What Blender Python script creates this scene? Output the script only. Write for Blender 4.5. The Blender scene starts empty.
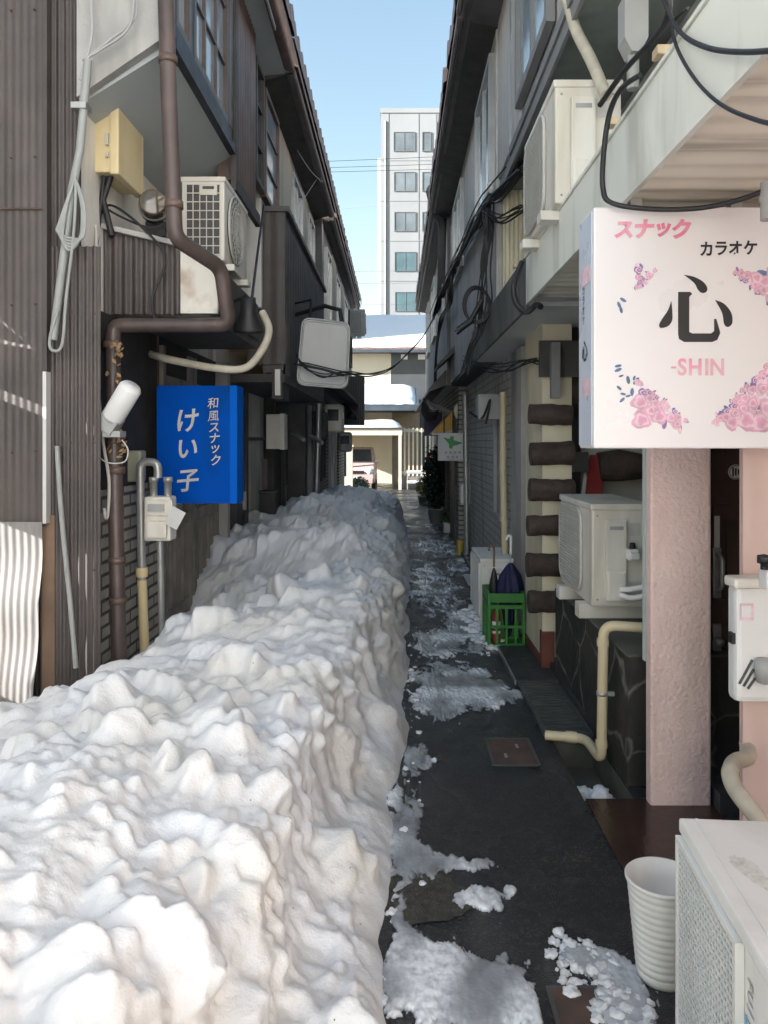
import bpy, bmesh, math, random
import numpy as np
from mathutils import Vector, Matrix, noise
random.seed(7)
SC = bpy.context.scene
COL = SC.collection
CX, HY, F, H = 396.0, 442.0, 769.0, 1.6


def P(px, py, d):
    """a point of the place, read off the photograph at distance d"""
    return Vector(((px - CX) / F * d, d, H - (py - HY) / F * d))


# ------------------------------------------------------------------ materials
def M(name, col, rough=.6, var=.18, vs=3.0, grime=0.0, gcol=(.035, .03, .026), gs=1.6, streak=0.0,
      bump=0.0, bs=40.0, metal=0.0, spec=.5, pattern=None, emit=None, lo=.48, hi=.72):
    m = bpy.data.materials.new(name)
    m.use_nodes = True
    nt = m.node_tree
    N, L = nt.nodes, nt.links
    bs_ = N['Principled BSDF']
    bs_.inputs['Roughness'].default_value = rough
    bs_.inputs['Metallic'].default_value = metal
    bs_.inputs['Specular IOR Level'].default_value = spec
    tc = N.new('ShaderNodeTexCoord')
    src = tc.outputs['Object']

    def noise_tex(scale, detail=5, vec=None, dist=0.0):
        n = N.new('ShaderNodeTexNoise')
        n.inputs['Scale'].default_value = scale
        n.inputs['Detail'].default_value = detail
        n.inputs['Distortion'].default_value = dist
        L.new(vec or src, n.inputs['Vector'])
        return n

    def ramp(inp, a, b, c0=(0, 0, 0, 1), c1=(1, 1, 1, 1)):
        r = N.new('ShaderNodeValToRGB')
        r.color_ramp.elements[0].position = a
        r.color_ramp.elements[1].position = b
        r.color_ramp.elements[0].color = c0
        r.color_ramp.elements[1].color = c1
        L.new(inp, r.inputs[0])
        return r

    def mixc(fac, a, b):
        x = N.new('ShaderNodeMix')
        x.data_type = 'RGBA'
        for s, v in ((x.inputs[0], fac), (x.inputs[6], a), (x.inputs[7], b)):
            if hasattr(v, 'is_linked'):
                L.new(v, s)
            else:
                s.default_value = v if isinstance(v, float) else (*v[:3], 1)
        return x.outputs[2]

    def mapping(scale):
        mp = N.new('ShaderNodeMapping')
        mp.inputs['Scale'].default_value = scale
        L.new(src, mp.inputs['Vector'])
        return mp.outputs[0]

    n1 = noise_tex(vs, 6)
    r1 = ramp(n1.outputs['Fac'], .3, .7)
    dark = tuple(c * (1 - var) for c in col)
    lite = tuple(min(.9, c * (1 + var)) for c in col)
    out = mixc(r1.outputs[0], dark, lite)
    height = None
    if pattern:
        kind = pattern[0]
        if kind in ('brick', 'block'):
            _, bw, bh, mort, ms = pattern
            sx = N.new('ShaderNodeSeparateXYZ')
            cb = N.new('ShaderNodeCombineXYZ')
            L.new(src, sx.inputs[0])
            L.new(sx.outputs[1], cb.inputs[0])
            L.new(sx.outputs[2], cb.inputs[1])
            br = N.new('ShaderNodeTexBrick')
            br.inputs['Scale'].default_value = 1
            br.inputs['Brick Width'].default_value = bw
            br.inputs['Row Height'].default_value = bh
            br.inputs['Mortar Size'].default_value = ms
            br.inputs['Mortar Smooth'].default_value = .3
            L.new(cb.outputs[0], br.inputs['Vector'])
            out = mixc(br.outputs['Fac'], out, mort)
            inv = N.new('ShaderNodeMath')
            inv.operation = 'SUBTRACT'
            inv.inputs[0].default_value = 1
            L.new(br.outputs['Fac'], inv.inputs[1])
            height = inv.outputs[0]
        elif kind == 'stone':
            _, sc_, mort, wid = pattern
            nd = noise_tex(2.5, 3)
            mv = N.new('ShaderNodeMix')
            mv.data_type = 'VECTOR'
            mv.inputs[0].default_value = .22
            L.new(src, mv.inputs[4])
            L.new(nd.outputs['Color'], mv.inputs[5])
            vo = N.new('ShaderNodeTexVoronoi')
            vo.feature = 'DISTANCE_TO_EDGE'
            vo.inputs['Scale'].default_value = sc_
            L.new(mv.outputs[1], vo.inputs['Vector'])
            nn = noise_tex(6, 4)
            ad = N.new('ShaderNodeMath')
            ad.operation = 'MULTIPLY_ADD'
            L.new(nn.outputs['Fac'], ad.inputs[0])
            ad.inputs[1].default_value = .10
            L.new(vo.outputs['Distance'], ad.inputs[2])
            rr = ramp(ad.outputs[0], .05 + wid, .085 + wid, (1, 1, 1, 1), (0, 0, 0, 1))
            out = mixc(rr.outputs[0], out, mort)
            height = rr.outputs[0]
        elif kind == 'plank':
            _, w, axis, amt = pattern
            sx = N.new('ShaderNodeSeparateXYZ')
            L.new(src, sx.inputs[0])
            mm = N.new('ShaderNodeMath')
            mm.operation = 'DIVIDE'
            L.new(sx.outputs[axis], mm.inputs[0])
            mm.inputs[1].default_value = w
            fl = N.new('ShaderNodeMath')
            fl.operation = 'FLOOR'
            L.new(mm.outputs[0], fl.inputs[0])
            wn = N.new('ShaderNodeTexWhiteNoise')
            wn.noise_dimensions = '1D'
            L.new(fl.outputs[0], wn.inputs['W'])
            g = noise_tex(9, 6, mapping((14, 14, .8)), .6)
            dk = tuple(c * (1 - amt) for c in col)
            o2 = mixc(wn.outputs['Value'], dk, lite)
            gr = ramp(g.outputs['Fac'], .35, .75)
            out = mixc(gr.outputs[0], o2, tuple(c * .65 for c in col))
            fr = N.new('ShaderNodeMath')
            fr.operation = 'FRACT'
            L.new(mm.outputs[0], fr.inputs[0])
            rr = ramp(fr.outputs[0], .0, .06)
            out = mixc(rr.outputs[0], tuple(c * .25 for c in col), out)
            height = rr.outputs[0]
    if grime > 0:
        v = mapping((.22, 2.4, 1) if streak == 2 else (1, 1, .22)) if streak > 0 else None
        n2 = noise_tex(gs * (2.2 if streak > 0 else 1), 8, v, .4)
        r2 = ramp(n2.outputs['Fac'], lo, hi)
        mu = N.new('ShaderNodeMath')
        mu.operation = 'MULTIPLY'
        L.new(r2.outputs[0], mu.inputs[0])
        mu.inputs[1].default_value = grime
        out = mixc(mu.outputs[0], out, gcol)
    L.new(out, bs_.inputs['Base Color'])
    nr = noise_tex(vs * 2.3, 4)
    mr = N.new('ShaderNodeMapRange')
    mr.inputs[3].default_value = max(.02, rough - .12)
    mr.inputs[4].default_value = min(1, rough + .12)
    L.new(nr.outputs['Fac'], mr.inputs[0])
    L.new(mr.outputs[0], bs_.inputs['Roughness'])
    if bump > 0 or height is not None:
        last = None
        if height is not None:
            b0 = N.new('ShaderNodeBump')
            b0.inputs['Strength'].default_value = .6
            b0.inputs['Distance'].default_value = .006
            L.new(height, b0.inputs['Height'])
            last = b0.outputs[0]
        if bump > 0:
            nb = noise_tex(bs, 5)
            b1 = N.new('ShaderNodeBump')
            b1.inputs['Strength'].default_value = min(1, bump)
            b1.inputs['Distance'].default_value = .01
            L.new(nb.outputs['Fac'], b1.inputs['Height'])
            if last:
                L.new(last, b1.inputs['Normal'])
            last = b1.outputs[0]
        L.new(last, bs_.inputs['Normal'])
    if emit:
        bs_.inputs['Emission Color'].default_value = (*emit[0], 1)
        bs_.inputs['Emission Strength'].default_value = emit[1]
    return m


# ------------------------------------------------------------------ things
BASE = {}


def tag(o, label, cat, group=None, kind=None):
    if label: o['label'] = label
    if cat: o['category'] = cat
    if group: o['group'] = group
    if kind: o['kind'] = kind
    return o


def thing(name, label, cat, loc=(0, 0, 0), group=None, rotz=0.0):
    o = bpy.data.objects.new(name, None)
    o.empty_display_size = .1
    COL.objects.link(o)
    o.location = loc
    o.rotation_euler = (0, 0, rotz)
    BASE[o.name] = Vector(loc)
    return tag(o, label, cat, group)


class MB:
    def __init__(s):
        s.v, s.f, s.sm = [], [], []

    def add(s, vs, fs, smooth=False):
        n = len(s.v)
        s.v.extend(Vector(v) for v in vs)
        s.f.extend(tuple(i + n for i in f) for f in fs)
        s.sm.extend([smooth] * len(fs))
        return s

    def box(s, x0, x1, y0, y1, z0, z1, bev=0.0, mat=None):
        x0, x1 = sorted((x0, x1)); y0, y1 = sorted((y0, y1)); z0, z1 = sorted((z0, z1))
        if bev > 0:
            bm = bmesh.new()
            bmesh.ops.create_cube(bm, size=1)
            for v in bm.verts:
                v.co = Vector(((x0 + x1) / 2 + v.co.x * (x1 - x0), (y0 + y1) / 2 + v.co.y * (y1 - y0),
                               (z0 + z1) / 2 + v.co.z * (z1 - z0)))
            bmesh.ops.bevel(bm, geom=bm.edges[:], offset=bev, segments=2, profile=.6, affect='EDGES')
            bm.verts.index_update()
            vs = [v.co.copy() for v in bm.verts]
            fs = [[v.index for v in f.verts] for f in bm.faces]
            bm.free()
        else:
            vs = [Vector((x, y, z)) for z in (z0, z1) for y in (y0, y1) for x in (x0, x1)]
            fs = [(0, 2, 3, 1), (4, 5, 7, 6), (0, 1, 5, 4), (2, 6, 7, 3), (0, 4, 6, 2), (1, 3, 7, 5)]
        if mat is not None:
            vs = [mat @ v for v in vs]
        return s.add(vs, fs)

    def prism(s, poly, ext):
        n = len(poly)
        e = Vector(ext)
        a = [Vector(p) for p in poly]
        b = [p + e for p in a]
        fs = [tuple(range(n - 1, -1, -1)), tuple(range(n, 2 * n))]
        fs += [(i, (i + 1) % n, n + (i + 1) % n, n + i) for i in range(n)]
        return s.add(a + b, fs)

    def tube(s, pts, r, n=8, cap=True, rf=None):
        pts = [Vector(p) for p in pts]
        m = len(pts)
        vs = []
        up = None
        for i, p in enumerate(pts):
            t = (pts[min(i + 1, m - 1)] - pts[max(i - 1, 0)])
            if t.length < 1e-9: t = Vector((0, 0, 1))
            t.normalize()
            if up is None:
                up = t.orthogonal().normalized()
            up = (up - t * up.dot(t))
            if up.length < 1e-6: up = t.orthogonal()
            up.normalize()
            w = t.cross(up)
            rr = rf(i / (m - 1)) * r if rf else r
            for k in range(n):
                a = 2 * math.pi * k / n
                vs.append(p + (up * math.cos(a) + w * math.sin(a)) * rr)
        fs = [(i * n + k, i * n + (k + 1) % n, (i + 1) * n + (k + 1) % n, (i + 1) * n + k) for i in range(m - 1) for k in range(n)]
        s.add(vs, fs, True)
        if cap:
            s.add(vs[:n], [tuple(range(n - 1, -1, -1))])
            s.add(vs[-n:], [tuple(range(n))])
        return s

    def lathe(s, prof, c=(0, 0, 0), n=24, axis=None, smooth=True):
        c = Vector(c)
        q = Vector((0, 0, 1)).rotation_difference(Vector(axis)) if axis is not None else None
        vs = []
        for r, z in prof:
            for k in range(n):
                a = 2 * math.pi * k / n
                v = Vector((r * math.cos(a), r * math.sin(a), z))
                if q: v = q @ v
                vs.append(c + v)
        fs = [(i * n + k, i * n + (k + 1) % n, (i + 1) * n + (k + 1) % n, (i + 1) * n + k) for i in range(len(prof) - 1) for k in range(n)]
        return s.add(vs, fs, smooth)

    def sheet(s, o, u, v, nrm, w, h, lam=.05, amp=.008, per=6, nv=2, fn=None, rib=False):
        """corrugated sheet: waves along u, straight along v"""
        o, u, v, nrm = Vector(o), Vector(u).normalized(), Vector(v).normalized(), Vector(nrm).normalized()
        nu = max(2, int(w / lam * per))
        vs = []
        for j in range(nv + 1):
            for i in range(nu + 1):
                a, b = w * i / nu, h * j / nv
                ph = a / lam % 1
                wv = (max(-.5, min(.5, math.sin(2 * math.pi * ph) * 1.2)) if rib else math.sin(2 * math.pi * ph)) * amp
                q = o + u * a + v * b + nrm * wv
                if fn: q = fn(q, a, b)
                vs.append(q)
        fs = [(j * (nu + 1) + i, j * (nu + 1) + i + 1, (j + 1) * (nu + 1) + i + 1, (j + 1) * (nu + 1) + i) for j in range(nv) for i in range(nu)]
        return s.add(vs, fs, True)

    def build(s, name, mat, parent=None, loc=None):
        me = bpy.data.meshes.new(name)
        if parent is not None:
            p = parent
            while p.parent: p = p.parent
            base = BASE.get(p.name, Vector((0, 0, 0)))
        elif loc is not None:
            base = Vector(loc)
        else:
            base = Vector((0, 0, 0))
        me.from_pydata([tuple(v - base) for v in s.v], [], s.f)
        me.polygons.foreach_set('use_smooth', s.sm)
        if mat: me.materials.append(mat)
        me.update()
        o = bpy.data.objects.new(name, me)
        COL.objects.link(o)
        if parent is not None:
            o.parent = parent
        else:
            o.location = base
            BASE[o.name] = base
        return o


def copy_tree(o, parent=None):
    c = o.copy()
    COL.objects.link(c)
    if parent is not None: c.parent = parent
    for ch in [k for k in KIDS.get(o.name, [])]:
        copy_tree(ch, c)
    return c


KIDS = {}


def index_kids(root):
    for o in bpy.data.objects:
        if o.parent is not None:
            KIDS.setdefault(o.parent.name, [])
            if o not in KIDS[o.parent.name]: KIDS[o.parent.name].append(o)


def smooth_path(pts, n=8):
    pts = [Vector(p) for p in pts]
    out = []
    m = len(pts)
    for i in range(m - 1):
        p0, p1, p2, p3 = pts[max(i - 1, 0)], pts[i], pts[i + 1], pts[min(i + 2, m - 1)]
        for k in range(n):
            t = k / n
            out.append(.5 * ((2 * p1) + (p2 - p0) * t + (2 * p0 - 5 * p1 + 4 * p2 - p3) * t * t + (3 * p1 - p0 - 3 * p2 + p3) * t ** 3))
    out.append(pts[-1])
    return out


def elbow_path(pts, r=.08, n=5):
    pts = [Vector(p) for p in pts]
    out = [pts[0]]
    for i in range(1, len(pts) - 1):
        a, b, c = pts[i - 1], pts[i], pts[i + 1]
        q = min(r, (a - b).length * .48, (c - b).length * .48)
        p, e = b + (a - b).normalized() * q, b + (c - b).normalized() * q
        for k in range(n + 1):
            t = k / n
            out.append((1 - t) ** 2 * p + 2 * t * (1 - t) * b + t * t * e)
    out.append(pts[-1])
    return out


def sag(a, b, drop, n=14):
    a, b = Vector(a), Vector(b)
    return [a.lerp(b, i / n) - Vector((0, 0, drop * 4 * (i / n) * (1 - i / n))) for i in range(n + 1)]


def wire(name, label, cat, pts, r, mat, group=None, n=6, smooth=True, parent=None):
    mb = MB().tube(smooth_path(pts) if smooth else pts, r, n)
    if parent is not None:
        return mb.build(name, mat, parent)
    o = mb.build(name, mat, None, pts[0])
    return tag(o, label, cat, group)


TXT = {}


def glyph(ch, bold=0.0):
    k = (ch, bold)
    if k not in TXT:
        cu = bpy.data.curves.new('glyph', 'FONT')
        cu.body = ch
        cu.size = 1
        cu.offset = bold
        cu.resolution_u = 4
        ob = bpy.data.objects.new('glyph', cu)
        COL.objects.link(ob)
        bpy.context.view_layer.update()
        me = bpy.data.meshes.new_from_object(ob.evaluated_get(bpy.context.evaluated_depsgraph_get()))
        vs = [v.co.copy() for v in me.vertices]
        fs = [tuple(p.vertices) for p in me.polygons]
        bpy.data.objects.remove(ob)
        bpy.data.curves.remove(cu)
        bpy.data.meshes.remove(me)
        TXT[k] = (vs, fs)
    return TXT[k]


def put_glyph(mb, ch, c, u, v, w, h=None, bold=0.0, slant=0.0):
    """one character centred on c, drawn along u and v, w wide"""
    vs, fs = glyph(ch, bold)
    if not vs: return
    xs = [q.x for q in vs]; ys = [q.y for q in vs]
    cx_, cy_ = (min(xs) + max(xs)) / 2, (min(ys) + max(ys)) / 2
    sx = w
    sy = h if h else w
    c, u, v = Vector(c), Vector(u), Vector(v)
    mb.add([c + u * ((q.x - cx_) * sx + slant * (q.y - cy_) * sy) + v * ((q.y - cy_) * sy) for q in vs], fs)
# ------------------------------------------------------------------ material library
m_corr = M('brown_corrugated_metal', (.074, .062, .058), .5, .25, 2.5, .6, (.046, .036, .03), 1.5, 1, .15, 60)
m_brownp = M('brown_paint', (.115, .075, .062), .45, .25, 4, .5, (.04, .03, .026), 3, 1)
m_pipe = M('drainpipe_brown', (.088, .062, .056), .42, .25, 5, .8, (.045, .034, .03), 3, 1, lo=.42, hi=.66)
m_dark = M('dark_timber', (.05, .046, .043), .6, .35, 6, .3, (.05, .045, .04), 3, 1, .2, 40)
m_darkclad = M('dark_metal_cladding', (.09, .082, .08), .5, .3, 4, .5, (.075, .062, .05), 2.4, 1, .1, 50)
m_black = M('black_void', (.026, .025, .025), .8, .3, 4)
m_plaster = M('white_plaster', (.74, .72, .67), .85, .12, 2, .6, (.22, .2, .17), 1.2, 1, .25, 60)
m_plastergrey = M('grey_plaster', (.42, .41, .39), .85, .15, 2, .7, (.10, .095, .085), 1.3, 1, .3, 50)
m_soffit = M('grey_soffit_board', (.42, .45, .455), .7, .07, 1.5, .3, (.12, .125, .12), 1.0)
m_winframe = M('bronze_window_frame', (.085, .068, .062), .45, .2, 5)
m_alu = M('aluminium', (.42, .42, .41), .38, .12, 5, .3, (.2, .2, .19), 4, 0, 0, 40, .7)
m_glass = M('window_glass', (.30, .36, .41), .05, .25, 1.3, 0, spec=.9)
m_glassdark = M('dark_glass', (.06, .07, .08), .06, .3, 1.3, 0, spec=.8)
m_curtain = M('pale_curtain', (.55, .52, .45), .8, .15, 3)
m_tile = M('roof_tile', (.16, .11, .095), .55, .35, 6, .4, (.06, .05, .045), 3, 0, .2, 40)
m_tiler = M('reddish_roof_tile', (.3, .2, .17), .55, .35, 6, .4, (.12, .08, .07), 3, 0, .2, 40)
m_brick = M('painted_brick', (.55, .53, .49), .8, .14, 7, .55, (.14, .13, .11), 1.4, 1, .2, 60, pattern=('brick', .30, .085, (.33, .32, .295), .010))
m_brickd = M('dim_beige_brick', (.38, .355, .31), .8, .2, 7, .6, (.12, .11, .09), 1.4, 1, .2, 60, pattern=('brick', .24, .075, (.07, .065, .06), .012))
m_grayplank = M('weathered_planks', (.62, .605, .58), .85, .10, 3, .45, (.22, .205, .18), 1.2, 1, .2, 50, pattern=('plank', .16, 1, .14))
m_ac = M('aircon_casing', (.74, .715, .65), .45, .06, 2, .6, (.44, .39, .30), 2.0, 1, lo=.46, hi=.75)
m_acw = M('aircon_casing_white', (.82, .81, .77), .45, .05, 2, .6, (.5, .46, .38), 1.8, 1, lo=.46, hi=.75)
m_acdark = M('aircon_recess', (.07, .07, .07), .6, .3, 20)
m_grill = M('aircon_grille', (.5, .49, .45), .5, .1, 6)
m_cream = M('cream_plastic', (.74, .62, .37), .5, .06, 2, .35, (.42, .3, .14), 2, 1)
m_white = M('white_plastic', (.72, .72, .71), .4, .06, 2, .2, (.45, .43, .4), 3, 1)
m_whitedirt = M('stained_white_panel', (.6, .6, .585), .5, .08, 1.6, .45, (.36, .35, .33), 1.5, 1)
m_rustw = M('rusting_white_plate', (.66, .63, .56), .6, .12, 4, .8, (.28, .15, .07), 3.2, 0, .2, 40, lo=.5, hi=.66)
m_grey = M('grey_plastic', (.36, .36, .36), .5, .1, 3, .3, (.2, .2, .2), 3)
m_cable = M('black_rubber_cable', (.018, .018, .02), .5, .2, 10)
m_cablew = M('white_cable', (.55, .54, .5), .5, .12, 8, .5, (.3, .27, .22), 8)
m_conduit = M('pale_grey_conduit', (.30, .315, .305), .5, .12, 6, .4, (.22, .22, .2), 6)
m_blue = M('blue_sign_face', (.002, .075, .42), .6, .12, 1.4, .9, (.006, .045, .11), 1.7, 0, spec=.02, lo=.5, hi=.66)
m_bluee = M('blue_sign_edge', (.004, .115, .55), .6, .08, 2, spec=.02)
m_silver = M('sign_letter_silver', (.5, .5, .47), .55, .15, 8)
m_steel = M('galvanised_pipe', (.4, .4, .39), .4, .14, 8, .4, (.2, .19, .17), 8, metal=.5)
m_rope = M('grubby_cream_conduit', (.5, .46, .37), .7, .2, 8, .5, (.2, .17, .12), 6)
m_rust = M('rusted_iron', (.09, .058, .045), .8, .35, 9, .4, (.15, .08, .045), 8, 0, .3, 60)
m_wood = M('raw_brown_post', (.2, .13, .085), .8, .25, 4, .4, (.07, .05, .04), 3, 1)
m_leafdry = M('dry_leaves', (.3, .2, .11), .9, .3, 20)
m_beigepanel = M('beige_panel', (.5, .43, .32), .7, .12, 2, .4, (.3, .25, .18), 2, 1)
m_indigo = M('dark_indigo_door', (.026, .03, .042), .5, .25, 3)


def window(parent, x, y0, y1, z0, z1, side, cols=2, rows=2, fmat=None, pmat=None, fw=.045, dep=.06, curtain=False):
    """framed window set into a wall that lies along y; side=+1 looks to +x"""
    fmat, pmat = fmat or m_winframe, pmat or m_glass
    f = MB()
    a, b = (x, x + dep * side)
    f.box(a, b, y0, y0 + fw, z0, z1); f.box(a, b, y1 - fw, y1, z0, z1)
    f.box(a, b, y0 + fw, y1 - fw, z0, z0 + fw); f.box(a, b, y0 + fw, y1 - fw, z1 - fw, z1)
    c, e = x + side * dep * .25, x + side * dep * .8
    for i in range(1, cols):
        yy = y0 + (y1 - y0) * i / cols
        f.box(c, e, yy - fw * .3, yy + fw * .3, z0 + fw, z1 - fw)
    for j in range(1, rows):
        zz = z0 + (z1 - z0) * j / rows
        for i in range(cols):
            ya = y0 + (y1 - y0) * i / cols + (fw if i == 0 else fw * .3)
            yb = y0 + (y1 - y0) * (i + 1) / cols - (fw if i == cols - 1 else fw * .3)
            f.box(c + .002 * side, e - .002 * side, ya, yb, zz - fw * .22, zz + fw * .22)
    w = f.build('window', fmat, parent)
    g = MB()
    g.box(x + side * dep * .35, x + side * dep * .45, y0 + fw * .9, y1 - fw * .9, z0 + fw * .9, z1 - fw * .9)
    g.build('pane', pmat, w)
    return w


def window_front(parent, y, x0, x1, z0, z1, cols=2, fmat=None, pmat=None, fw=.06, dep=.08):
    """framed window in a wall that faces the camera"""
    fmat, pmat = fmat or m_winframe, pmat or m_glass
    f = MB()
    f.box(x0, x0 + fw, y - dep, y, z0, z1); f.box(x1 - fw, x1, y - dep, y, z0, z1)
    f.box(x0 + fw, x1 - fw, y - dep, y, z0, z0 + fw); f.box(x0 + fw, x1 - fw, y - dep, y, z1 - fw, z1)
    for i in range(1, cols):
        xx = x0 + (x1 - x0) * i / cols
        f.box(xx - fw * .5, xx + fw * .5, y - dep * .8, y - .002, z0 + fw, z1 - fw)
    w = f.build('window', fmat, parent)
    MB().box(x0 + fw * .9, x1 - fw * .9, y - dep * .45, y - dep * .35, z0 + fw * .9, z1 - fw * .9).build('pane', pmat, w)
    return w


def tiled_roof(parent, xe, ze, xr, zr, y0, y1, mat, per=.27):
    mb = MB()
    sgn = 1 if xe > xr else -1
    ny = max(4, int((y1 - y0) / per * 6))
    L_ = math.hypot(xe - xr, ze - zr)
    nc = max(3, int(L_ / .26))
    rows = []
    for c in range(nc):
        t0, t1 = c / nc, (c + 1) / nc
        for t, lift in ((t0, .045), (t1, .0)):
            rows.append((xe + (xr - xe) * t, ze + (zr - ze) * t + lift))
    rows = [(xe, ze - .03)] + rows
    vs = []
    for k, (x, z) in enumerate(rows):
        c = k // 2
        for i in range(ny + 1):
            y = y0 + (y1 - y0) * i / ny
            ph = (y / per) % 1
            wv = .13 * (1 - abs(2 * ph - 1)) ** .6 + .012 * noise.noise((c * 3.1, math.floor(y / per) * 1.7, xe))
            dx = .02 * noise.noise((c * 5.1, math.floor(y / per) * 2.3, 9 + xe)) * sgn
            vs.append((x + dx, y, z + (wv if k else 0)))
    n = ny + 1
    fs = [(r * n + i, r * n + i + 1, (r + 1) * n + i + 1, (r + 1) * n + i) for r in range(len(rows) - 1) for i in range(ny)]
    mb.add(vs, fs)
    # underside
    mb.prism([(xe - .02 * sgn, y0 + .01, ze - .04), (xr, y0 + .01, zr - .04), (xr, y0 + .01, zr - .12), (xe - .02 * sgn, y0 + .01, ze - .1)], (0, y1 - y0 - .02, 0))
    return mb.build('roof', mat, parent)


def gutter(parent, x, z, y0, y1, mat, r=.055):
    mb = MB()
    n = 8
    ny = max(2, int((y1 - y0) / .5))
    vs, fs = [], []
    for i in range(ny + 1):
        y = y0 + (y1 - y0) * i / ny
        dz = .012 * noise.noise((y * .7, x, z))
        for k in range(n + 1):
            a = math.pi + math.pi * k / n
            vs.append((x + r * math.cos(a), y, z + r * math.sin(a) + dz))
    for i in range(ny):
        for k in range(n):
            q = i * (n + 1) + k
            fs.append((q, q + 1, q + n + 2, q + n + 1))
    mb.add(vs, fs, True)
    for i in range(ny):
        y = y0 + (y1 - y0) * (i + .5) / ny
        mb.box(x - r, x + r, y - .008, y + .008, z - .005, z + .012)
    return mb.build('gutter', mat, parent)


# ------------------------------------------------------------------ left row, nearest house
A = thing('corrugated_house', 'two storey house clad in brown corrugated metal with a white bay window overhanging the alley', 'house', (-3.0, 6, 0))
w = MB()
w.box(-6.5, -1.76, 4.26, 7.4, 0, 3.75)
w.box(-6.5, -1.36, 4.26, 7.4, 3.87, 5.25)
w.build('wall', m_plaster, A)
MB().sheet((-6.4, 4.235, -.05), (1, 0, 0), (0, 0, 1), (0, -1, 0), 4.67, 5.3, .042, .009).build('siding', m_corr, A)
# lower corner sheet that wraps toward the drainpipe
MB().sheet((-1.95, 4.205, -.05), (1, 0, 0), (0, 0, 1), (0, -1, 0), .335, 2.72, .042, .009).build('siding', m_corr, A)


def loose(q, a, b):
    if b < 1.7 and a > 3.4:
        k = (1.7 - b) / 1.7
        q = q + Vector((-.06 * k * k * (a - 3.4) / .6, -.05 * k * (a - 3.4) / .6 + .012 * math.sin(b * 14), 0))
    return q


MB().sheet((-5.9, 4.165, -.05), (1, 0, 0), (0, 0, 1), (0, -1, 0), 4.0, 1.22, .042, .0021, nv=14, fn=loose).build('loose_sheet', M('silvery_sunlit_sheet', (.25, .24, .235), .45, .15, 2, .5, (.2, .17, .155), 1.6, 1), A)  # silvery colour also carries the sunlight falling on this sheet
MB().sheet((-5.9, 4.178, 1.14), (1, 0, 0), (0, 0, 1), (0, -1, 0), 4.0, 4.1, .042, .0019).build('siding', m_corr, A)
nl = MB()
for z in (1.55, 2.35, 3.15, 3.95, 4.75):
    for k in range(30):
        x = -1.96 - .042 * 3 * k + .004 * math.sin(k * 7 + z)
        nl.lathe([(0, .006), (.006, .004), (.008, 0)], (x, 4.174, z + .006 * math.sin(k * 5)), 8, (0, -1, 0))
for z in (.9, 1.6, 2.3):
    for k in range(3):
        nl.lathe([(0, .006), (.006, .004), (.008, 0)], (-1.90 + .126 * k, 4.196, z), 8, (0, -1, 0))
nl.build('nail', m_rust, A)
MB().box(-5.9, -1.906, 4.160, 4.166, 2.86, 2.868).build('sheet_seam', m_rust, A)
# edge flashing of the front sheet; its white length stands for a sunlit strip
MB().box(-1.905, -1.886, 4.145, 4.2, 1.16, 1.98).build('corner_strip', m_whitedirt, A)
MB().box(-1.905, -1.885, 4.15, 4.2, 1.985, 5.24).build('corner_strip', m_corr, A)
# white gable board under the bay and the sloping soffit
MB().prism([(-1.74, 4.19, 5.25), (-1.29, 4.19, 5.25), (-1.29, 4.19, 3.79), (-1.74, 4.19, 3.48)], (0, .06, 0)).build('gable_board', m_plastergrey, A)
MB().prism([(-1.25, 4.256, 3.84), (-1.25, 4.256, 3.78), (-1.76, 4.256, 3.46), (-1.76, 4.256, 3.52)], (0, 2.55, 0)).build('soffit', m_soffit, A)
MB().box(-1.26, -1.21, 4.24, 5.82, 3.77, 3.83).box(-1.27, -1.225, 4.24, 5.82, 3.833, 3.93).build('ledge', m_indigo, A)
MB().box(-1.24, -1.20, 5.86, 6.8, 3.50, 3.6).box(-1.245, -1.205, 5.8, 5.87, 3.5, 5.2).build('bay_edge_beam', m_dark, A)
MB().box(-1.288, -1.215, 4.185, 4.235, 3.70, 5.25).build('corner_post', m_winframe, A)
window(A, -1.29, 4.31, 4.63, 3.94, 5.2, 1, 1, 3)
window(A, -1.29, 4.70, 5.66, 3.94, 5.2, 1, 3, 3)
MB().box(-1.29, -1.235, 4.63, 4.70, 3.94, 5.2).build('post', m_indigo, A)
MB().box(-1.30, -1.225, 5.66, 5.86, 3.94, 5.2).build('post', m_winframe, A)
MB().box(-1.36, -1.245, 5.86, 6.75, 3.6, 5.2).sheet((-1.232, 5.87, 3.6), (0, 1, 0), (0, 0, 1), (1, 0, 0), .86, 1.6, .07, .008, rib=True).build('ribbed_shutter_case', m_brownp, A)
MB().prism([(-1.0, 4.0, 5.2), (-1.76, 4.0, 5.12), (-1.76, 4.0, 5.2), (-1.0, 4.0, 5.26)], (0, 3.5, 0)).build('eave_board', m_soffit, A)
tiled_roof(A, -.93, 5.34, -4.6, 7.6, 3.7, 7.45, m_tile)
gutter(A, -1.03, 5.22, 3.7, 7.4, m_brownp)
MB().box(-1.045, -1.03, 4.2, 6.6, 5.13, 5.21).build('eave_trim', m_alu, A)
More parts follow.
